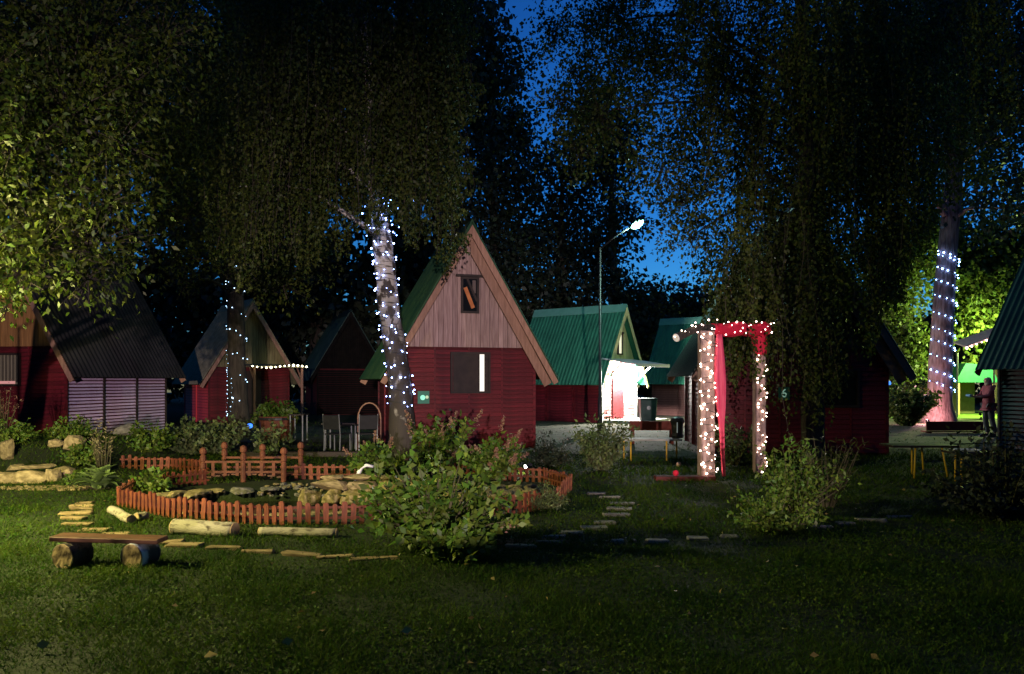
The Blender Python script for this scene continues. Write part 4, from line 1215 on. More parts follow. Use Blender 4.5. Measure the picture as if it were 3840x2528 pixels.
log('thick white birch log lying left of the front fence', (655, 1998), (880, 2012), .085)
log('long thin birch log in front of the shrub', (975, 2008), (1262, 2012), .05)
log('short birch log tilted in the grass by the path', (418, 1925), (492, 1962), .055)
log('half sunk pale log piece behind the path', (512, 1952), (545, 1946), .05)

# plank paths: structure with each plank a part
def plank_path(name, rows, m, wdt=.11, seed=1):
    rr = random.Random(seed)
    me = None
    out = None
    for i, (xa, xb, y) in enumerate(rows):
        (x0, y0), (x1, y1) = G(xa, y), G(xb, y)
        L = x1 - x0
        o = MB().box((0, 0, 0), (L, wdt * rr.uniform(.75, 1.2), .045))
        o.v = [(a + rr.uniform(-.025, .025), b + rr.uniform(-.016, .016), c + rr.uniform(-.006, .006)) for a, b, c in o.v]
        o = o.build('plank' if out else name, m, out, bevel=.01)
        z = hz((x0 + x1) / 2, y0) + .008
        if out is None:
            out = o
            o.location = ((x0 + x1) / 2, y0, z)
            O = Vector(o.location)
            tag(o, kind='structure')
        else:
            o.location = Vector(((x0 + x1) / 2, y0, z)) - O
            o.rotation_euler = (rr.uniform(-.03, .03), rr.uniform(-.03, .03), rr.uniform(-.14, .14))
    return out
plank_path('timber_path', [(262, 350, 1900), (268, 348, 1912), (223, 340, 1929), (232, 322, 1948), (232, 348, 1969), (300, 415, 1989), (371, 487, 2008), (447, 580, 2027), (560, 690, 2041), (625, 760, 2052), (290, 345, 1890)], M_PLANK, .10, 3)
plank_path('edging_path', [(780, 905, 2062), (905, 1030, 2072), (1060, 1210, 2078), (1190, 1330, 2086), (1320, 1490, 2094), (1890, 2010, 2060), (2010, 2110, 2046)], M_PLANK, .09, 4)
plank_path('stepping_path', [(2200, 2270, 1858), (2245, 2330, 1872), (2288, 2375, 1896), (2280, 2365, 1914), (2262, 2360, 1934), (2225, 2312, 1962), (2180, 2275, 1984), (2100, 2190, 2006), (2030, 2120, 2024)], mat('worn_plank', (.12, .11, .09), (.22, .21, .18), scale=4, rough=.8, bump=.2, vary=.2, stretch=(1, 6, 1)), .11, 5)
plank_path('kerb_stones', [(2290, 2345, 2034), (2370, 2385, 2032), (2425, 2510, 2030), (2580, 2655, 2018), (2700, 2775, 2012), (3130, 3200, 1972), (3210, 3320, 1958), (3320, 3420, 1938), (3040, 3120, 1985)], M_STONEG, .09, 6)

# fallen leaves on the lawn
for i, (px, py, lab) in enumerate(((135, 2442, 'yellow fallen leaf at lower left of lawn'), (1505, 2408, 'pale fallen leaf near the bottom middle of lawn'), (1055, 2445, 'brownish fallen leaf left of bottom middle'), (765, 2492, 'small grey fallen leaf at the bottom edge'))):
    x, y = G(px, py)
    V = leaves(np.array([[0, 0, 0.]]), np.array([[1., .4, .1]]), [.07], [.05])
    o = link('fallen_leaf', quads_mesh('fallen_leaf', np.concatenate([V, V + [[0, 0, .004]]])), mat('autumn_leaf', (.5, .34, .08), (.55, .42, .16)), None, (x, y, hz(x, y) + .045))
    tag(o, lab, 'leaf', 'fallen leaves on the lawn')

# ------------------------------------------------------------------ bench
bx, by = G(405, 2128)
t = thing('log_bench', 'low plank bench on two log stumps in the lawn', 'bench', (bx, by, 0))
s = by / F
M_PEEL = mat('peeling_bark', (.06, .055, .05), (.62, .64, .66), scale=3.5, rough=.8, bump=.4, lo=.45, hi=.56, stretch=(1, 1, .6))
M_STUMPEND = mat('old_cut_wood', (.06, .035, .018), (.36, .25, .13), scale=7, rough=.9, bump=.3, lo=.40, hi=.55)
for px, lab, m in ((272, 'dark stump', M_BARK), (525, 'peeling stump', M_PEEL)):
    x = GX(px, by) - bx
    k = trunk_mesh([(0, -.10, .112), (0, -.03, .114), (.004, .05, .112), (.008, .12, .110)], [.112, .114, .112, .108], 14, .04, seed=px)
    k.build('stump', m, t, (x, 0, 0), (0, 0, R(-15)), smooth=True)
    MB().lathe([(.001, 0), (.111, 0), (.106, .010), (.001, .012)], 14).build('cut_end', M_STUMPEND, t, (x + math.sin(R(-15)) * .10, -.10 * math.cos(R(-15)), .112), (math.pi / 2, 0, R(-15)))
wl_ = (610 - 200) * s
MB().box((0, 0, 0), (wl_, .20, .04)).build('seat_plank', M_BROWN, t, ((200 + 610) / 2 * s - CX * s - bx, .02, .245), (0, R(1.2), R(-2)), bevel=.006)

# ------------------------------------------------------------------ arch with lights
AL, AR = (GX(2648, 12.6), 12.6), (GX(2847, 13.4), 13.4)
t = thing('garden_arch', 'wooden arch hung with lights and a red drape', 'arch', (AL[0], AL[1], 0))
M_POST = mat('arch_post', (.17, .11, .09), (.38, .26, .23), scale=4, rough=.8, bump=.4, stretch=(6, 6, .8))
def lz(v): return Vector(v) - Vector((AL[0], AL[1], 0))
AH = 2.42
for (x, y), nm in ((AL, 0), (AR, 1)):
    p = lz((x, y, 0))
    wd = .25 if nm == 0 else .19
    MB().prism([(-wd / 2, 0), (wd / 2, 0), (wd / 2 * .96, AH), (-wd / 2 * .96, AH)], -.07, .07).build('post', M_POST, t, p, (0, 0, R(12)), bevel=.012)
b0, b1 = lz((AL[0] - .20, AL[1] - .05, AH + .03)), lz((AR[0] + .22, AR[1] + .08, AH + .10))
trunk_mesh([b0, b0.lerp(b1, .35), b0.lerp(b1, .7), b1], [.075, .08, .08, .075], 10, .05).build('beam', M_BARK, t, smooth=True)
c0, c1 = lz((AL[0] - .20, AL[1] - .12, AH + .03)), lz((AL[0] - .56, AL[1] - .35, AH - .13))
trunk_mesh([c0, c0.lerp(c1, .5), c1], [.06, .065, .07], 10, .05).build('tilted_log', M_BARK, t, smooth=True)
d = (c1 - c0).normalized()
MB().tube([c1, c1 + d * .012], [.068, .066], 12).build('cut_end', M_WHITE, t)
# red cloth: wrap on the beam, collar on the right post, long hanging ribbon
e0, e1 = b0.lerp(b1, .22), b0.lerp(b1, .93)
trunk_mesh([e0, e0.lerp(e1, .25) - Vector((0, 0, .03)), e0.lerp(e1, .5), e0.lerp(e1, .75) - Vector((0, 0, .03)), e1], [.10, .125, .115, .13, .12], 10, .12, seed=4).build('drape', M_CLOTH, t, smooth=True)
pr = lz((AR[0], AR[1], 0))
trunk_mesh([pr + Vector((0, 0, AH - .34)), pr + Vector((.01, -.02, AH - .22)), pr + Vector((-.01, 0, AH - .1)), pr + Vector((0, 0, AH + .04))], [.115, .125, .13, .12], 12, .10, seed=6).build('drape', M_CLOTH, t, smooth=True)
rx0 = lz((AL[0] + .20, AL[1] - .08, 0))
V, Fc = [], []
nz_ = 26
for i in range(nz_ + 1):
    u = i / nz_
    z = 2.36 - 2.30 * u
    wv = (.045 + .045 * math.sin(math.pi * min(1, u * 1.6)) ** 1) * (1 - .55 * max(0, u - .55) / .45) if u > .03 else .05
    for k in range(7):
        q = k / 6 * 2 - 1
        V.append((rx0.x + .02 * u + .05 * u * u + q * wv, rx0.y + .03 * math.cos(q * 7 + u * 2) + .01 * math.sin(u * 9), z))
for i in range(nz_):
    for k in range(6):
        a_ = i * 7 + k
        Fc.append((a_, a_ + 1, a_ + 8, a_ + 7))
o = MB().add(V, Fc).build('ribbon', mat('lit_red_cloth', (.62, .05, .11), (.72, .09, .16), scale=4, rough=.6, bump=.3, bscale=9, stretch=(6, 6, 1)), t, smooth=True)  # glow of the bulbs put into the ribbon's pinker red
o.modifiers.new('thickness', 'SOLIDIFY').thickness = .006
MB().box((-.38, -.12, .04), (.95, .22, .07)).build('base_board', mat('dark_red_board', (.07, .012, .010), (.11, .02, .015), scale=4), t)
ARCH = t

# ------------------------------------------------------------------ tables, chairs, clutter
def picnic_table(label, px0, px1, Y, top_z, legs, bars=True, top=M_BROWN, depth=.5, name='garden_table', thick=.035, rz=0):
    x0, x1 = GX(px0, Y), GX(px1, Y)
    t = thing(name, label, 'table', ((x0 + x1) / 2, Y, 0), rz, 'yellow legged garden tables')
    L = x1 - x0
    n = 4
    for k in range(n):
        MB().box((0, -depth / 2 + depth * (k + .5) / n, top_z), (L, depth / n - .012, thick)).build('top_plank', top, t, bevel=.004)
    for (px, dx, yy) in legs:
        x = GX(px, Y) - (x0 + x1) / 2
        MB().tube([(x, yy, 0), (x + dx, yy, top_z - .02)], .016, 8).build('leg', M_YELLOW, t, smooth=True)
    return t
picnic_table('grey topped garden table with yellow legs left of the arch', 2325, 2548, 15.6, .43, ((2492, -.0, -.2), (2545, 0, .2), (2345, 0, .2), (2360, 0, -.2)), top=mat('grey_plank', (.22, .21, .18), (.34, .33, .28), scale=3, stretch=(1, 8, 1), vary=.15))
picnic_table('dark garden table with four yellow legs at the right', 3322, 3568, 12.9, .53, ((3405, .02, -.2), (3443, 0, .2), (3488, -.035, .2), (3530, -.10, -.2)), top=M_DARKTIMBER)
o = picnic_table('low dark table with orange leg beside the right table', 3560, 3700, 12.0, .50, ((3578, 0, -.2), (3610, 0, .2), (3690, 0, .1)), top=M_DARKTIMBER)

def plank_bench(label, px0, px1, Y, z, m, h=.2):
    x0, x1 = GX(px0, Y), GX(px1, Y)
    t = thing('plank_bench', label, 'bench', ((x0 + x1) / 2, Y, 0), 0, 'red plank benches')
    L = x1 - x0
    MB().box((0, -.02, z), (L, .05, h)).build('back_board', m, t, bevel=.006)
    MB().box((0, .16, z - h * .6), (L, .3, .04)).build('seat', m, t)
    for s_ in (-.42, .42):
        MB().box((s_ * L, .1, (z - h * .6) / 2), (.06, .26, z - h * .6)).build('leg', m, t)
    return t
M_REDPLANK = mat('red_plank', (.10, .018, .010), (.16, .03, .016), scale=3, stretch=(1, 8, 1))
plank_bench('dark red bench in front of the lit porch', 2360, 2535, 19.5, .50, M_REDPLANK)
plank_bench('dark red bench at foot of the tall lit trunk', 3472, 3685, 23.5, .24, M_REDPLANK, .28)

p = P(2540, 1600, 15.7)
t = thing('black_lantern', 'black lantern standing on end of the grey table', 'lantern', (p.x, p.y, .452))
MB().lathe([(.11, 0), (.13, .04), (.11, .10), (.12, .26), (.15, .34), (.12, .40), (.03, .43)], 10).build('body', M_BLACK, t)
MB().box((-.03, -.13, .22), (.018, .012, .22)).build('glass_strip', glow('lantern_strip', (.7, .8, .8), .18), t)

# wheeled bin and barrel planter
def bin_(label, px, Y, w_, h_, m):
    t = thing('wheeled_bin', label, 'bin', (GX(px, Y), Y, 0))
    MB().add([(-w_ * .42, -w_ * .45, .06), (w_ * .42, -w_ * .45, .06), (w_ * .42, w_ * .4, .06), (-w_ * .42, w_ * .4, .06), (-w_ * .5, -w_ * .5, h_), (w_ * .5, -w_ * .5, h_), (w_ * .5, w_ * .5, h_), (-w_ * .5, w_ * .5, h_)],
             [(0, 3, 2, 1), (4, 5, 6, 7), (0, 1, 5, 4), (1, 2, 6, 5), (2, 3, 7, 6), (3, 0, 4, 7)]).build('body', m, t, bevel=.02)
    MB().box((0, 0, h_ + .03), (w_ * 1.06, w_ * 1.08, .06)).build('lid', m, t, bevel=.02)
    for s_ in (-1, 1):
        MB().tube([(s_ * w_ * .36, w_ * .38, .09), (s_ * w_ * .46, w_ * .38, .09)], .09, 10).build('wheel', M_BLACK, t)
    MB().lathe([(.07, 0), (.075, .004), (.03, .008)], 12).build('emblem', M_METAL, t, (0, -w_ * .49, h_ * .68), (R(90), 0, 0))
bin_('dark green wheeled bin right of the lit porch', 2428, 28.6, .62, .92, mat('bin_green', (.012, .035, .03), (.018, .045, .04), rough=.5))

pb = G(1040, 1652)
t = thing('barrel_planter', 'reddish wooden planter tub with plants near the pond', 'planter', (pb[0], pb[1], 0))
MB().lathe([(.36, 0), (.42, .2), (.46, .45), (.48, .66), (.44, .66), (.40, .60), (.001, .60)], 18).build('tub', mat('planter_red', (.10, .03, .018), (.16, .05, .028), scale=3, stretch=(8, 8, .6)), t)
MB().lathe([(.485, .56), (.50, .57), (.50, .62), (.485, .63)], 18).build('hoop', M_DARKMETAL, t)
V = clump_crown([(0, 0, .85, .5, .45, .16), (-.35, 0, .8, .3, .3, .14), (.3, 0, .75, .3, .3, .1)], 900, .11, .06, per=14, spread=.12)
link('foliage', quads_mesh('foliage', V), L_BUSH, t)

def pole_table(label, px0, px1, Y, z):
    x0, x1 = GX(px0, Y), GX(px1, Y)
    t = thing('patio_table', label, 'table', ((x0 + x1) / 2, Y, 0))
    L = x1 - x0
    MB().box((0, 0, z), (L, .55, .03)).build('top', M_DARKTIMBER, t)
    for sx in (-.38, .38):
        for sy in (-.22, .22):
            MB().tube([(sx * L, sy, 0), (sx * L, sy, z - .015)], .022, 8).build('leg', M_METAL, t)
    return t
pole_table('dark patio table with pale metal legs left of birch', 1215, 1340, 18.0, .62)
pt = P(1213, 1563, 18.0)
tag(link('white_ball', MB().lathe([(.001, -.04), (.028, -.03), (.04, 0), (.028, .03), (.001, .04)], 10).mesh('white_ball', True), M_WHITE, None, (GX(1222, 17.9), 17.9, .676)), 'small white ball on end of the patio table', 'ball')
pole_table('far patio table beside the planter tub', 1090, 1150, 20.5, .72)

def chair(label, px, Y, rz):
    t = thing('garden_chair', label, 'chair', (GX(px, Y), Y, 0), rz, 'dark garden chairs')
    for sx in (-.2, .2):
        MB().tube([(sx, -.2, 0), (sx, -.19, .43)], .015, 6).build('leg', M_METAL, t)
        MB().tube([(sx, .22, 0), (sx, .2, .43), (sx, .26, .88)], .015, 6).build('leg', M_METAL, t)
        MB().tube([(sx * 1.1, -.2, .62), (sx * 1.1, .22, .64)], .018, 6).build('armrest', M_BLACK, t)
    MB().box((0, 0, .44), (.42, .42, .03)).build('seat', M_BLACK, t, bevel=.01)
    MB().box((0, .245, .70), (.40, .025, .32), Matrix.Rotation(R(-8), 3, 'X')).build('backrest', M_BLACK, t, bevel=.01)
chair('black garden chair close to the birch trunk', 1375, 17.2, R(200))
chair('black garden chair at left end of the patio table', 1265, 17.1, R(160))
hp = G(1385, 1700)
t = thing('metal_hoop', 'thin arched hoop standing left of the birch', 'hoop', (GX(1385, 17.6), 17.6, 0))
MB().tube([(-.26 , 0, 0), (-.26, 0, .75)] + [(-.26 * math.cos(k / 10 * math.pi), 0, .75 + .36 * math.sin(k / 10 * math.pi)) for k in range(1, 10)] + [(.26, 0, .75), (.26, 0, 0)], .017, 8).build('tube', M_BARGE, t, smooth=True)
MB().tube([(-.30, 0, 0), (.30, 0, 0)], .02, 6).build('foot_bar', M_BARGE, t)

# bench kerb between the patio and pond
tag(MB().box((0, 0, .06), (3.2, .12, .12)).build('timber_kerb', M_DARKTIMBER, None, (GX(1200, 16.3), 16.3, 0), bevel=.01), 'dark timber kerb between patio and pond', 'kerb')

# white tray on the right hand table, pale ball under the left table
tray = thing('white_tray', 'white tray on the low table at the right', 'tray', (GX(3620, 12.0), 12.0, .519))
MB().slab([(-.17, -.10), (.17, -.10), (.19, .10), (-.19, .10)], 0, .012).build('base', M_WHITE, tray)
MB().tube([(-.18, -.11, .02), (.18, -.11, .02), (.2, .11, .02), (-.2, .11, .02), (-.18, -.11, .02)], .010, 6).build('rim', M_WHITE, tray)
for px, py, lab in ((2545, 1752, 'pale ball in the shade left of the arch post'), (2535, 1816, 'red ball on the base board of the arch')):
    x, y = G(px, py)
    red = 'red' in lab
    if red: x, y = GX(2535, 12.4), 12.42
    tag(link('ball', MB().lathe([(.001, -.05), (.035, -.037), (.05, 0), (.035, .037), (.001, .05)], 12).mesh('ball', True), M_CLOTH if red else mat('pale_ball', (.5, .32, .2)), None, (x, y, .125 if red else .05)), lab, 'ball')

# open sided pavilion behind the tall tree, awning beside it
pv = (GX(3625, 37.0), 37.0)
t = thing('pavilion', 'small pavilion with green roof behind the tall trunk', 'pavilion', (pv[0], pv[1], 0))
MB().prism([(-1.0, 1.55), (1.05, 1.55), (.65, 2.35), (-.5, 2.45)], -.8, .8).build('roof', mat('teal_roof', (.010, .09, .055), (.014, .11, .07), rough=.7), t)
MB().box((.0, .8, .8), (1.7, .05, 1.5)).build('back_wall', mat('yellow_wall', (.16, .14, .07), (.2, .18, .09)), t)
for s_ in (-.8, .85):
    MB().box((s_, -.7, .78), (.09, .09, 1.55)).build('post', M_BARGE, t)
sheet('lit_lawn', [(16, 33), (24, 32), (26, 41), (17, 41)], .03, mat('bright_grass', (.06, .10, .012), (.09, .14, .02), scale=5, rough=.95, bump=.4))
aw = P(3690, 1275, 33.0)
t = thing('awning', 'pale awning edge with lights left of the right roof', 'awning', (aw.x, aw.y, 0))
MB().add([(-.9, -.3, aw.z - .35), (.9, -.3, aw.z + .35), (1.0, .9, aw.z + .55), (-.8, .9, aw.z - .1), (-.9, -.3, aw.z - .29), (.9, -.3, aw.z + .41), (1.0, .9, aw.z + .61), (-.8, .9, aw.z - .04)],
         [(0, 3, 2, 1), (4, 5, 6, 7), (0, 1, 5, 4), (1, 2, 6, 5), (2, 3, 7, 6), (3, 0, 4, 7)]).build('canopy', mat('pale_canvas', (.6, .42, .4), (.7, .55, .52)), t)
for s_ in (-.8, .8):
    MB().tube([(s_, .6, 0), (s_, .6, aw.z - .3 + .3 * s_)], .04, 6).build('post', M_METAL, t)

# ------------------------------------------------------------------ the person by the right cabin
def skin(name, verts, edges, radii, m, parent=None, loc=(0, 0, 0), rz=0, root=0, sub=2):
    me = bpy.data.meshes.new(name)
    me.from_pydata(verts, edges, [])
    o = link(name, me, None, parent, loc, (0, 0, rz))
    md = o.modifiers.new('skin', 'SKIN')
    md.use_smooth_shade = True
    for i, r in enumerate(radii):
        me.skin_vertices[0].data[i].radius = r if hasattr(r, '__len__') else (r, r)
        me.skin_vertices[0].data[i].use_root = i == root
    o.modifiers.new('sub', 'SUBSURF').levels = sub
    o.modifiers['sub'].render_levels = sub
    bpy.context.view_layer.update()
    ev = bpy.data.meshes.new_from_object(o.evaluated_get(bpy.context.evaluated_depsgraph_get()))
    o.modifiers.clear()
    o.data = ev
    ev.materials.clear(); ev.materials.append(m)
    for q in ev.polygons: q.use_smooth = True
    return o
M_SKIN = mat('skin', (.48, .29, .21), (.54, .34, .25), scale=9, rough=.6)
M_JACKET = mat('maroon_jacket', (.26, .06, .08), (.36, .10, .12), scale=6, rough=.85, bump=.3)
M_TROUSER = mat('grey_trousers', (.07, .07, .075), (.13, .13, .14), scale=5, rough=.9, bump=.3, stretch=(1, 1, .4))
M_HOOD = mat('pale_pink_hood', (.50, .33, .27), (.60, .42, .35), scale=6, rough=.9, bump=.2)
px_, py_ = GX(3708, 22.0), 22.0
# figure looks towards -x (left in the picture), arms reaching forward
v = [(0, 0, .92), (0, 0, 1.12), (0, 0, 1.34), (-.02, 0, 1.46), (-.05, 0, 1.52), (-.07, 0, 1.60), (-.06, 0, 1.67),
     (.0, .17, 1.40), (-.10, .20, 1.16), (-.33, .13, 1.15), (-.44, .10, 1.18),
     (.0, -.17, 1.40), (-.12, -.20, 1.16), (-.36, -.12, 1.13), (-.47, -.08, 1.15),
     (.0, .09, .86), (-.03, .11, .48), (.05, .12, .08), (-.08, .12, .035),
     (.0, -.09, .86), (.02, -.11, .48), (.12, -.12, .09), (.0, -.12, .035)]
e = [(0, 1), (1, 2), (2, 3), (3, 4), (4, 5), (5, 6), (2, 7), (7, 8), (8, 9), (9, 10), (2, 11), (11, 12), (12, 13), (13, 14), (0, 15), (15, 16), (16, 17), (17, 18), (0, 19), (19, 20), (20, 21), (21, 22)]
r = [(.13, .15), (.12, .14), (.13, .16), .06, .06, (.10, .075), (.085, .065), .065, .05, .035, .028, .065, .05, .035, .028, .09, .06, .04, .035, .09, .06, .04, .035]
person = skin('person', v, e, r, M_SKIN, None, (px_, py_, .02))
tag(person, 'person in pale hood and maroon jacket holding something blue', 'person')
jv = [v[0], v[1], v[2], (-.02, 0, 1.45), v[7], v[8], (-.28, .145, 1.15), v[11], v[12], (-.31, -.14, 1.135), (0, 0, .82)]
skin('jacket', jv, [(0, 1), (1, 2), (2, 3), (2, 4), (4, 5), (5, 6), (2, 7), (7, 8), (8, 9), (0, 10)], [(.16, .18), (.155, .17), (.165, .19), .085, .09, .07, .052, .09, .07, .052, (.165, .185)], M_JACKET, person)
skin('trousers', [v[0], v[15], v[16], (.05, .12, .10), v[19], v[20], (.12, -.12, .11)], [(0, 1), (1, 2), (2, 3), (0, 4), (4, 5), (5, 6)], [(.14, .16), .105, .08, .068, .105, .08, .068], M_TROUSER, person)
skin('hood', [(-.02, 0, 1.44), (-.01, 0, 1.52), (-.03, 0, 1.61), (-.045, 0, 1.70)], [(0, 1), (1, 2), (2, 3)], [(.10, .12), (.11, .10), (.115, .10), (.08, .075)], M_HOOD, person)
for sx, sy, hx in ((-.44, .10, 1), (-.47, -.08, -1)):
    for k in range(4):
        y_ = sy + (k - 1.5) * .016
        MB().tube([(sx - .02, y_, 1.155 + .02), (sx - .065, y_, 1.165 + .02), (sx - .085, y_, 1.14 + .02)], [.010, .009, .007], 6).build('finger', M_SKIN, person, smooth=True)
    MB().tube([(sx, sy - hx * .02, 1.19), (sx - .03, sy - hx * .045, 1.205), (sx - .055, sy - hx * .04, 1.20)], [.012, .010, .008], 6).build('thumb', M_SKIN, person, smooth=True)
for i in (18, 22):
    c = v[i]
    MB().add([(c[0] + x, c[1] + y, z) for x, y, z in ((.12, -.05, -.02), (.12, .05, -.02), (-.13, .045, -.02), (-.13, -.045, -.02), (.11, -.045, .09), (.11, .045, .09), (-.12, .035, .03), (-.12, -.035, .03), (0, -.045, .10), (0, .045, .10))], [(0, 1, 2, 3), (0, 4, 5, 1), (3, 2, 6, 7), (4, 8, 9, 5), (8, 7, 6, 9), (0, 3, 7, 8, 4), (1, 5, 9, 6, 2)]).build('shoe', M_BLACK, person)
tag(MB().box((0, 0, 0), (.10, .22, .06), Matrix.Rotation(R(20), 3, 'Y')).build('blue_parcel', mat('blue_cloth', (.12, .30, .55), (.3, .5, .7), scale=9), None, (px_ - .55, py_ + .01, 1.19), bevel=.015), 'small blue parcel held out by the person', 'parcel')

# ------------------------------------------------------------------ light strings
BULB = MB().lathe([(.001, -1), (.7, -.7), (1, 0), (.7, .7), (.001, 1)], 8).mesh('bulb', True)
def string(name, label, pts, m, r, group='strings of fairy lights', wire=None, wire_r=.005, cat='string lights'):
    t = thing(name, label, cat, pts[0], 0, group)
    o0 = Vector(pts[0])
    me = BULB.copy(); me.materials.append(m)
    rr = random.Random(len(pts))
    for p in pts:
        o = link('bulb', me, None, t, Vector(p) - o0, (rr.uniform(0, 3), rr.uniform(0, 3), 0))
        s_ = r * rr.choice((.55, .8, .95, 1.1, 1.3))
        o.scale = (s_, s_, s_)
    w = wire or pts
    if len(w) > 1:
        MB().tube([Vector(p) - o0 for p in w], wire_r, 4, cap=False).build('wire', M_WIRE, t)
    return t

def on_trunk(path, radii, py, off=0.02):
    """centre and radius of a trunk at the height that shows at pixel row py"""
    z = P(0, py, path[0].y).z
    for i in range(len(path) - 1):
        a, b = Vector(path[i]), Vector(path[i + 1])
        if a.z <= z <= b.z:
            t = (z - a.z) / (b.z - a.z)
            return a.lerp(b, t), radii[i] * (1 - t) + radii[i + 1] * t + off
    return Vector(path[-1]), radii[-1] + off

def spiral(path, radii, y0, y1, turns, per, seed=1, jit=.25, off=.03, vis=-.25):
    rr = random.Random(seed)
    bulbs, wire = [], []
    n = turns * per
    for k in range(n * 3 + 1):
        u = k / (n * 3)
        th = u * turns * 2 * math.pi
        c, r = on_trunk(path, radii, y0 + (y1 - y0) * u, off)
        d = Vector((math.cos(th), -math.sin(th), 0))
        wire.append(c + d * r)
        if k % 3 == 0:
            th2 = th + rr.uniform(-jit, jit)
            d2 = Vector((math.cos(th2), -math.sin(th2), 0))
            if d2.y < -vis * -1 or d2.y < .25:
                bulbs.append(c + d2 * (r + .01) + Vector((0, 0, rr.uniform(-jit, jit) * .12)))
    return bulbs, wire

BLUE = glow('bulb_blue_white', (.30, .42, 1.0), 26)
COOL = glow('bulb_cool_white', (.45, .72, 1.0), 6)
COOLB = glow('bulb_cool_blue', (.20, .42, 1.0), 34)
BLUEF = glow('bulb_deep_blue', (.16, .32, 1.0), 26)
WARM = glow('bulb_warm_white', (1.0, .76, .60), 24)
ROSE = glow('bulb_rose_white', (1.0, .66, .60), 14)
YEL = glow('bulb_yellow_white', (1.0, .90, .55), 12)

b, w = spiral(BI, BIR, 1520, 780, 16, 12, 3, jit=.7)
string('tree_lights', 'blue white light string wound round the birch trunk', b, BLUE, .0145, wire=w)
rr = random.Random(8)
b = []
for k in range(26):
    b.append(P(rr.gauss(1440, 45), rr.uniform(740, 900), 15.6 + rr.uniform(-.1, .3)))
b.sort(key=lambda p: p.z)
string('tree_lights', 'loose blue lights in the fork of the birch', b, BLUEF, .014, wire=b)
b, w = spiral(TB, TBR, 1600, 930, 8, 9, 4, jit=.5)
string('tree_lights', 'white light string wound round the dark trunk', b, COOL, .014, wire=w)
for (x, y0, y1, n, lab) in ((853, 1330, 1560, 15, 'straight light string hanging left of the dark trunk'), (868, 1420, 1560, 9, 'short light string hanging against the dark trunk')):
    b = [P(x + rr.uniform(-4, 4), y0 + (y1 - y0) * k / (n - 1), 21.5) for k in range(n)]
    string('tree_lights', lab, b, COOL, .009)
b, w = [], []
for row, y in enumerate((945, 958, 1005, 1052, 1108, 1172, 1230, 1275, 1330, 1388, 1430)):
    c, r = on_trunk(TR, TRR, y + 14, .05)
    for k in range(6):
        th = R(-165 + k * 29 + rr.uniform(-5, 5))
        q = c + Vector((math.cos(th) * r, math.sin(th) * r, .16 - k * .085))
        b.append(q); w.append(q)
string('tree_lights', 'regular rows of white lights on the tall trunk', b, COOLB, .025, wire=w, wire_r=.008)

# porch string of the small cabin
a_ = R(38)
b = []
for k in range(13):
    u = k / 12
    lx, ly, lz_ = -.42 + 2.1 * u, -1.48, 2.16 - .05 * math.sin(math.pi * u * 2.0)
    b.append(Vector((CB[0] + lx * math.cos(a_) - ly * math.sin(a_), CB[1] + lx * math.sin(a_) + ly * math.cos(a_), lz_)))
string('porch_lights', 'row of yellowish bulbs along the small porch', b, YEL, .036)

b = [aw + Vector((-.95 + 1.9 * k / 9, -.36, -.36 + .72 * k / 9)) for k in range(10)]
string('awning_lights', 'row of pale bulbs along the awning edge', b, ROSE, .04)

# arch strings
rr = random.Random(21)
def post_string(c, half, z0, z1, n, lab, m, rad, ang):
    b = []
    for k in range(n):
        u = k / (n - 1)
        lx = half * math.sin(u * n * .9 + rr.uniform(-.4, .4))
        b.append(Vector((c[0] + lx * math.cos(ang) + .10 * math.sin(ang), c[1] + lx * math.sin(ang) - .10 * math.cos(ang), z0 + (z1 - z0) * u + rr.uniform(-.02, .02))))
    string('arch_lights', lab, b, m, rad, 'light strings on the arch')
post_string(AL, .15, .10, 2.38, 70, 'dense warm light string on the left arch post', WARM, .013, R(12))
post_string(AR, .09, .10, 2.05, 34, 'sparse warm light string on the right arch post', WARM, .012, R(12))
bw0, bw1 = Vector((AL[0] - .25, AL[1] - .16, AH + .05)), Vector((AR[0] + .26, AR[1] - .02, AH + .12))
b = []
for k in range(34):
    u = k / 33
    q = bw0.lerp(bw1, u)
    b.append(q + Vector((rr.uniform(-.02, .02), rr.uniform(-.03, .02), .10 * math.sin(k * 2.3) + rr.uniform(-.03, .03))))
string('arch_lights', 'rose white light string along the red draped beam', b, ROSE, .012, 'light strings on the arch')
c0w, c1w = Vector((AL[0] - .22, AL[1] - .20, AH + .06)), Vector((AL[0] - .60, AL[1] - .42, AH - .12))
b = [c0w.lerp(c1w, k / 6) + Vector((0, 0, .05 * math.sin(k * 2.1))) for k in range(7)]
string('arch_lights', 'few white bulbs on the tilted log end', b, WARM, .016, 'light strings on the arch')
b = [P(2862, 1800, 12.9), P(2848, 1838, 12.4), P(2858, 1770, 13.0)]
string('arch_lights', 'loose bulbs in the shrub below the right post', b, WARM, .014, 'light strings on the arch')

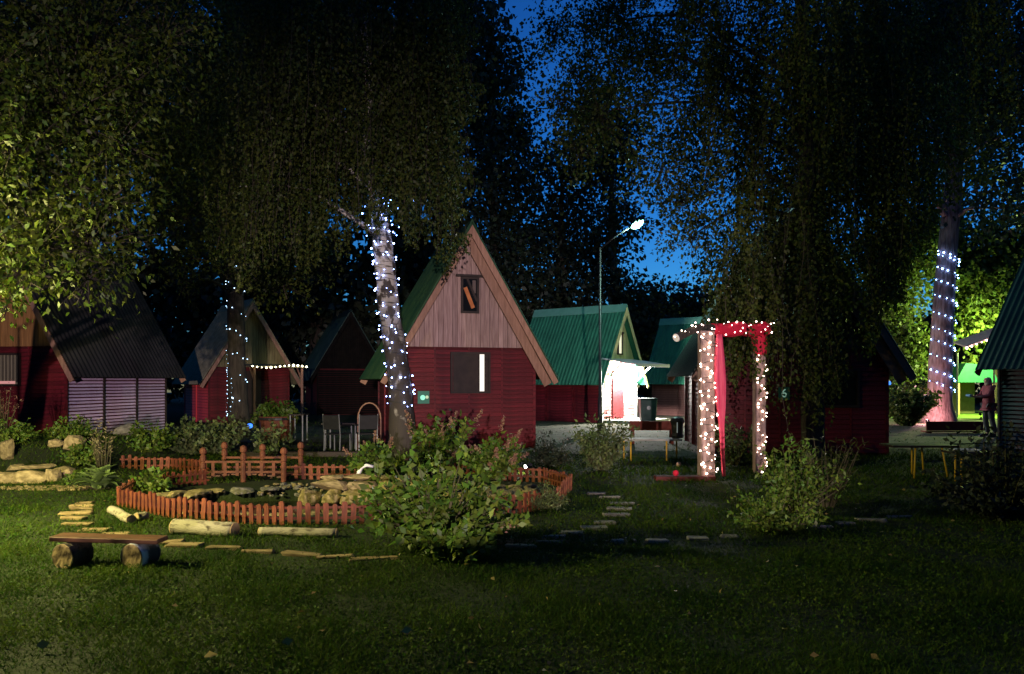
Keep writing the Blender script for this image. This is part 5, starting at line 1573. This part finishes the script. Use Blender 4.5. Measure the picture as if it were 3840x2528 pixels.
# ------------------------------------------------------------------ lamps
def street_lamp(label, base, h, arm, head_col, energy, light_col, m_head, name='street_lamp', pole_r=.05):
    t = thing(name, label, 'lamp', (base[0], base[1], 0), 0, 'lamps of the camp')
    MB().tube([(0, 0, 0), (0, 0, 1.1), (0, 0, 1.12), (0, 0, h)], [pole_r * 1.5, pole_r * 1.4, pole_r, pole_r * .7], 10).build('pole', M_DARKMETAL, t, smooth=True)
    tip = Vector(arm) + Vector((0, 0, h))
    MB().tube([(0, 0, h - .05), Vector(arm) * .5 + Vector((0, 0, h + .02)), tip], [pole_r * .6, pole_r * .5, pole_r * .45], 8).build('arm', M_DARKMETAL, t, smooth=True)
    d = Vector(arm).normalized()
    hd = MB().tube([tip - d * .02, tip + d * .10, tip + d * .32, tip + d * .42], [.06, .13, .13, .05], 10).build('head', M_DARKMETAL, t, smooth=True)
    MB().tube([tip + d * u + Vector((0, -.035, -.055)) for u in (-.02, .02, .09, .20, .31, .38, .42)], [.01, .06, .105, .125, .105, .06, .01], 14).build('lens', m_head, hd, smooth=True)
    if name == 'garden_lamp' and base[0] < 0:
        c = tip + d * .25
        MB().lathe([(.04, .10), (.14, .07), (.265, .005), (.275, .005), (.15, .085), (.04, .115)], 18, (c.x, c.y, c.z)).build('added_shade', M_DARKMETAL, t)  # unseen shade added to keep light off the upper leaves
    point_light('lamp_light', tip + d * .25 + Vector((0, -.05, -.22)), energy, light_col, .12, t)
    return t
LB = (GX(2250, 24.0), 24.0)
street_lamp('tall street lamp with glowing teal head behind the tall red cabin', LB, 5.75, (.95, -.2, .62), None, 620, (.55, 1.0, .82), glow('lamp_teal', (.30, 1.0, .78), 9))
# lamps that stand just outside the picture
street_lamp('warm garden lamp beyond the left edge', (-7.6, 6.8), 2.75, (.45, 0, .12), None, 3000, (.94, .86, .33), glow('lamp_warm', (1.0, .78, .4), 30), 'garden_lamp', .035)
street_lamp('yellow green lamp hidden behind the right cabin roof', (GX(3820, 34.0), 34.0), 3.3, (-.4, .2, .2), None, 5200, (.72, 1.0, .26), glow('lamp_lime', (.9, 1.0, .5), 30), 'garden_lamp', .04)

# added house, unseen behind the viewpoint: a wall lamp under its porch roof lights the cabins across the lawn,
# the porch roof is added to cut the beam above, the hedge to keep it off near grass
HX, HY = 2.0, -18.0
t = thing('added_lodge', 'added building with a lit porch, unseen behind the viewpoint', 'added house', (HX, HY, 0))
MB().box((0, -2.0, 1.5), (12, 4, 3.0)).build('wall', M_RED, t)
MB().box((0, .75, 2.62), (12.4, 1.7, .10)).build('porch_roof', M_DARKTIMBER, t)
MB().prism([(-6.3, 3.0), (6.3, 3.0), (6.3, 3.1), (0, 5.6), (-6.3, 3.1)], -4.2, .3).build('roof', M_ROOFG, t)
MB().box((0, 1.62, 2.57), (12.4, .04, .24)).build('fascia', M_DARKTIMBER, t)  # board added to set the upper edge of the beam
for x in (-6, -2.2, 2.2, 6):
    MB().box((x, 1.5, 1.28), (.14, .14, 2.56)).build('post', M_BARGE, t)
MB().box((0, .05, 2.25), (.34, .10, .20)).build('lamp_housing', M_DARKMETAL, t)
sd = bpy.data.lights.new('porch_flood', 'SPOT')
sd.energy = 31000
sd.color = (1.0, .80, .83)
sd.spot_size = R(32)
sd.spot_blend = .35
sd.shadow_soft_size = .12
so = bpy.data.objects.new('porch_flood', sd)
COL.objects.link(so)
so.parent = t
so.location = (0, .13, 2.25)
so.rotation_euler = (R(90.5), 0, R(9.5))
hc = [(x, -3.0, z, .42, .35, .32) for x in np.arange(-9, 13, .5) for z in (.25, .62)]
hg = thing('added_hedge', 'clipped hedge added unseen behind the viewpoint', 'hedge', (2, -3, 0))
MB().box((0, 0, .5), (22, .5, 1.0)).build('twigs', M_BARK, hg)  # solid core added so the beam cannot pass the hedge
link('foliage', quads_mesh('foliage', clump_crown(hc, 14000, .14, .10, per=10, spread=.12) - np.array([2, -3, 0])), L_DARK, hg)

# little ground spotlight at the foot of the tall trunk
sp = (GX(3478, 28.2), 28.2)
t = thing('ground_spotlight', 'small rosy spotlight at foot of the tall trunk', 'spotlight', (sp[0], sp[1], 0))
MB().tube([(0, 0, 0), (0, 0, .1)], .02, 6).build('stake', M_DARKMETAL, t)
MB().tube([(-.02, -.04, .10), (.03, .06, .16)], [.05, .07], 10).build('housing', M_DARKMETAL, t)
MB().tube([(.03, .061, .161), (.034, .068, .165)], .066, 10).build('lens', glow('rosy_lens', (1.0, .5, .5), 8), t)
point_light('spot_glow', (.08, .16, .32), 190, (1.0, .50, .54), .05, t)

# small blue garden light by the dark trunk, and blue glow behind the cabins
for px, py, Y, e_, lab in ((937, 1597, 21.0, 2.5, 'small blue garden light at foot of the dark trunk'), (3332, 1437, 26.0, 3, 'small blue light at corner of the wide cabin')):
    p = P(px, py, Y)
    t = thing('blue_light', lab, 'lamp', (p.x, p.y, 0), 0, 'blue garden lights')
    MB().tube([(0, 0, 0), (0, 0, p.z)], .015, 6).build('stake', M_DARKMETAL, t)
    MB().lathe([(.001, -.07), (.06, -.05), (.08, 0), (.06, .05), (.001, .07)], 12).build('globe', glow('blue_globe', (.05, .22, 1.0), 2.2), t, (0, 0, p.z), smooth=True)
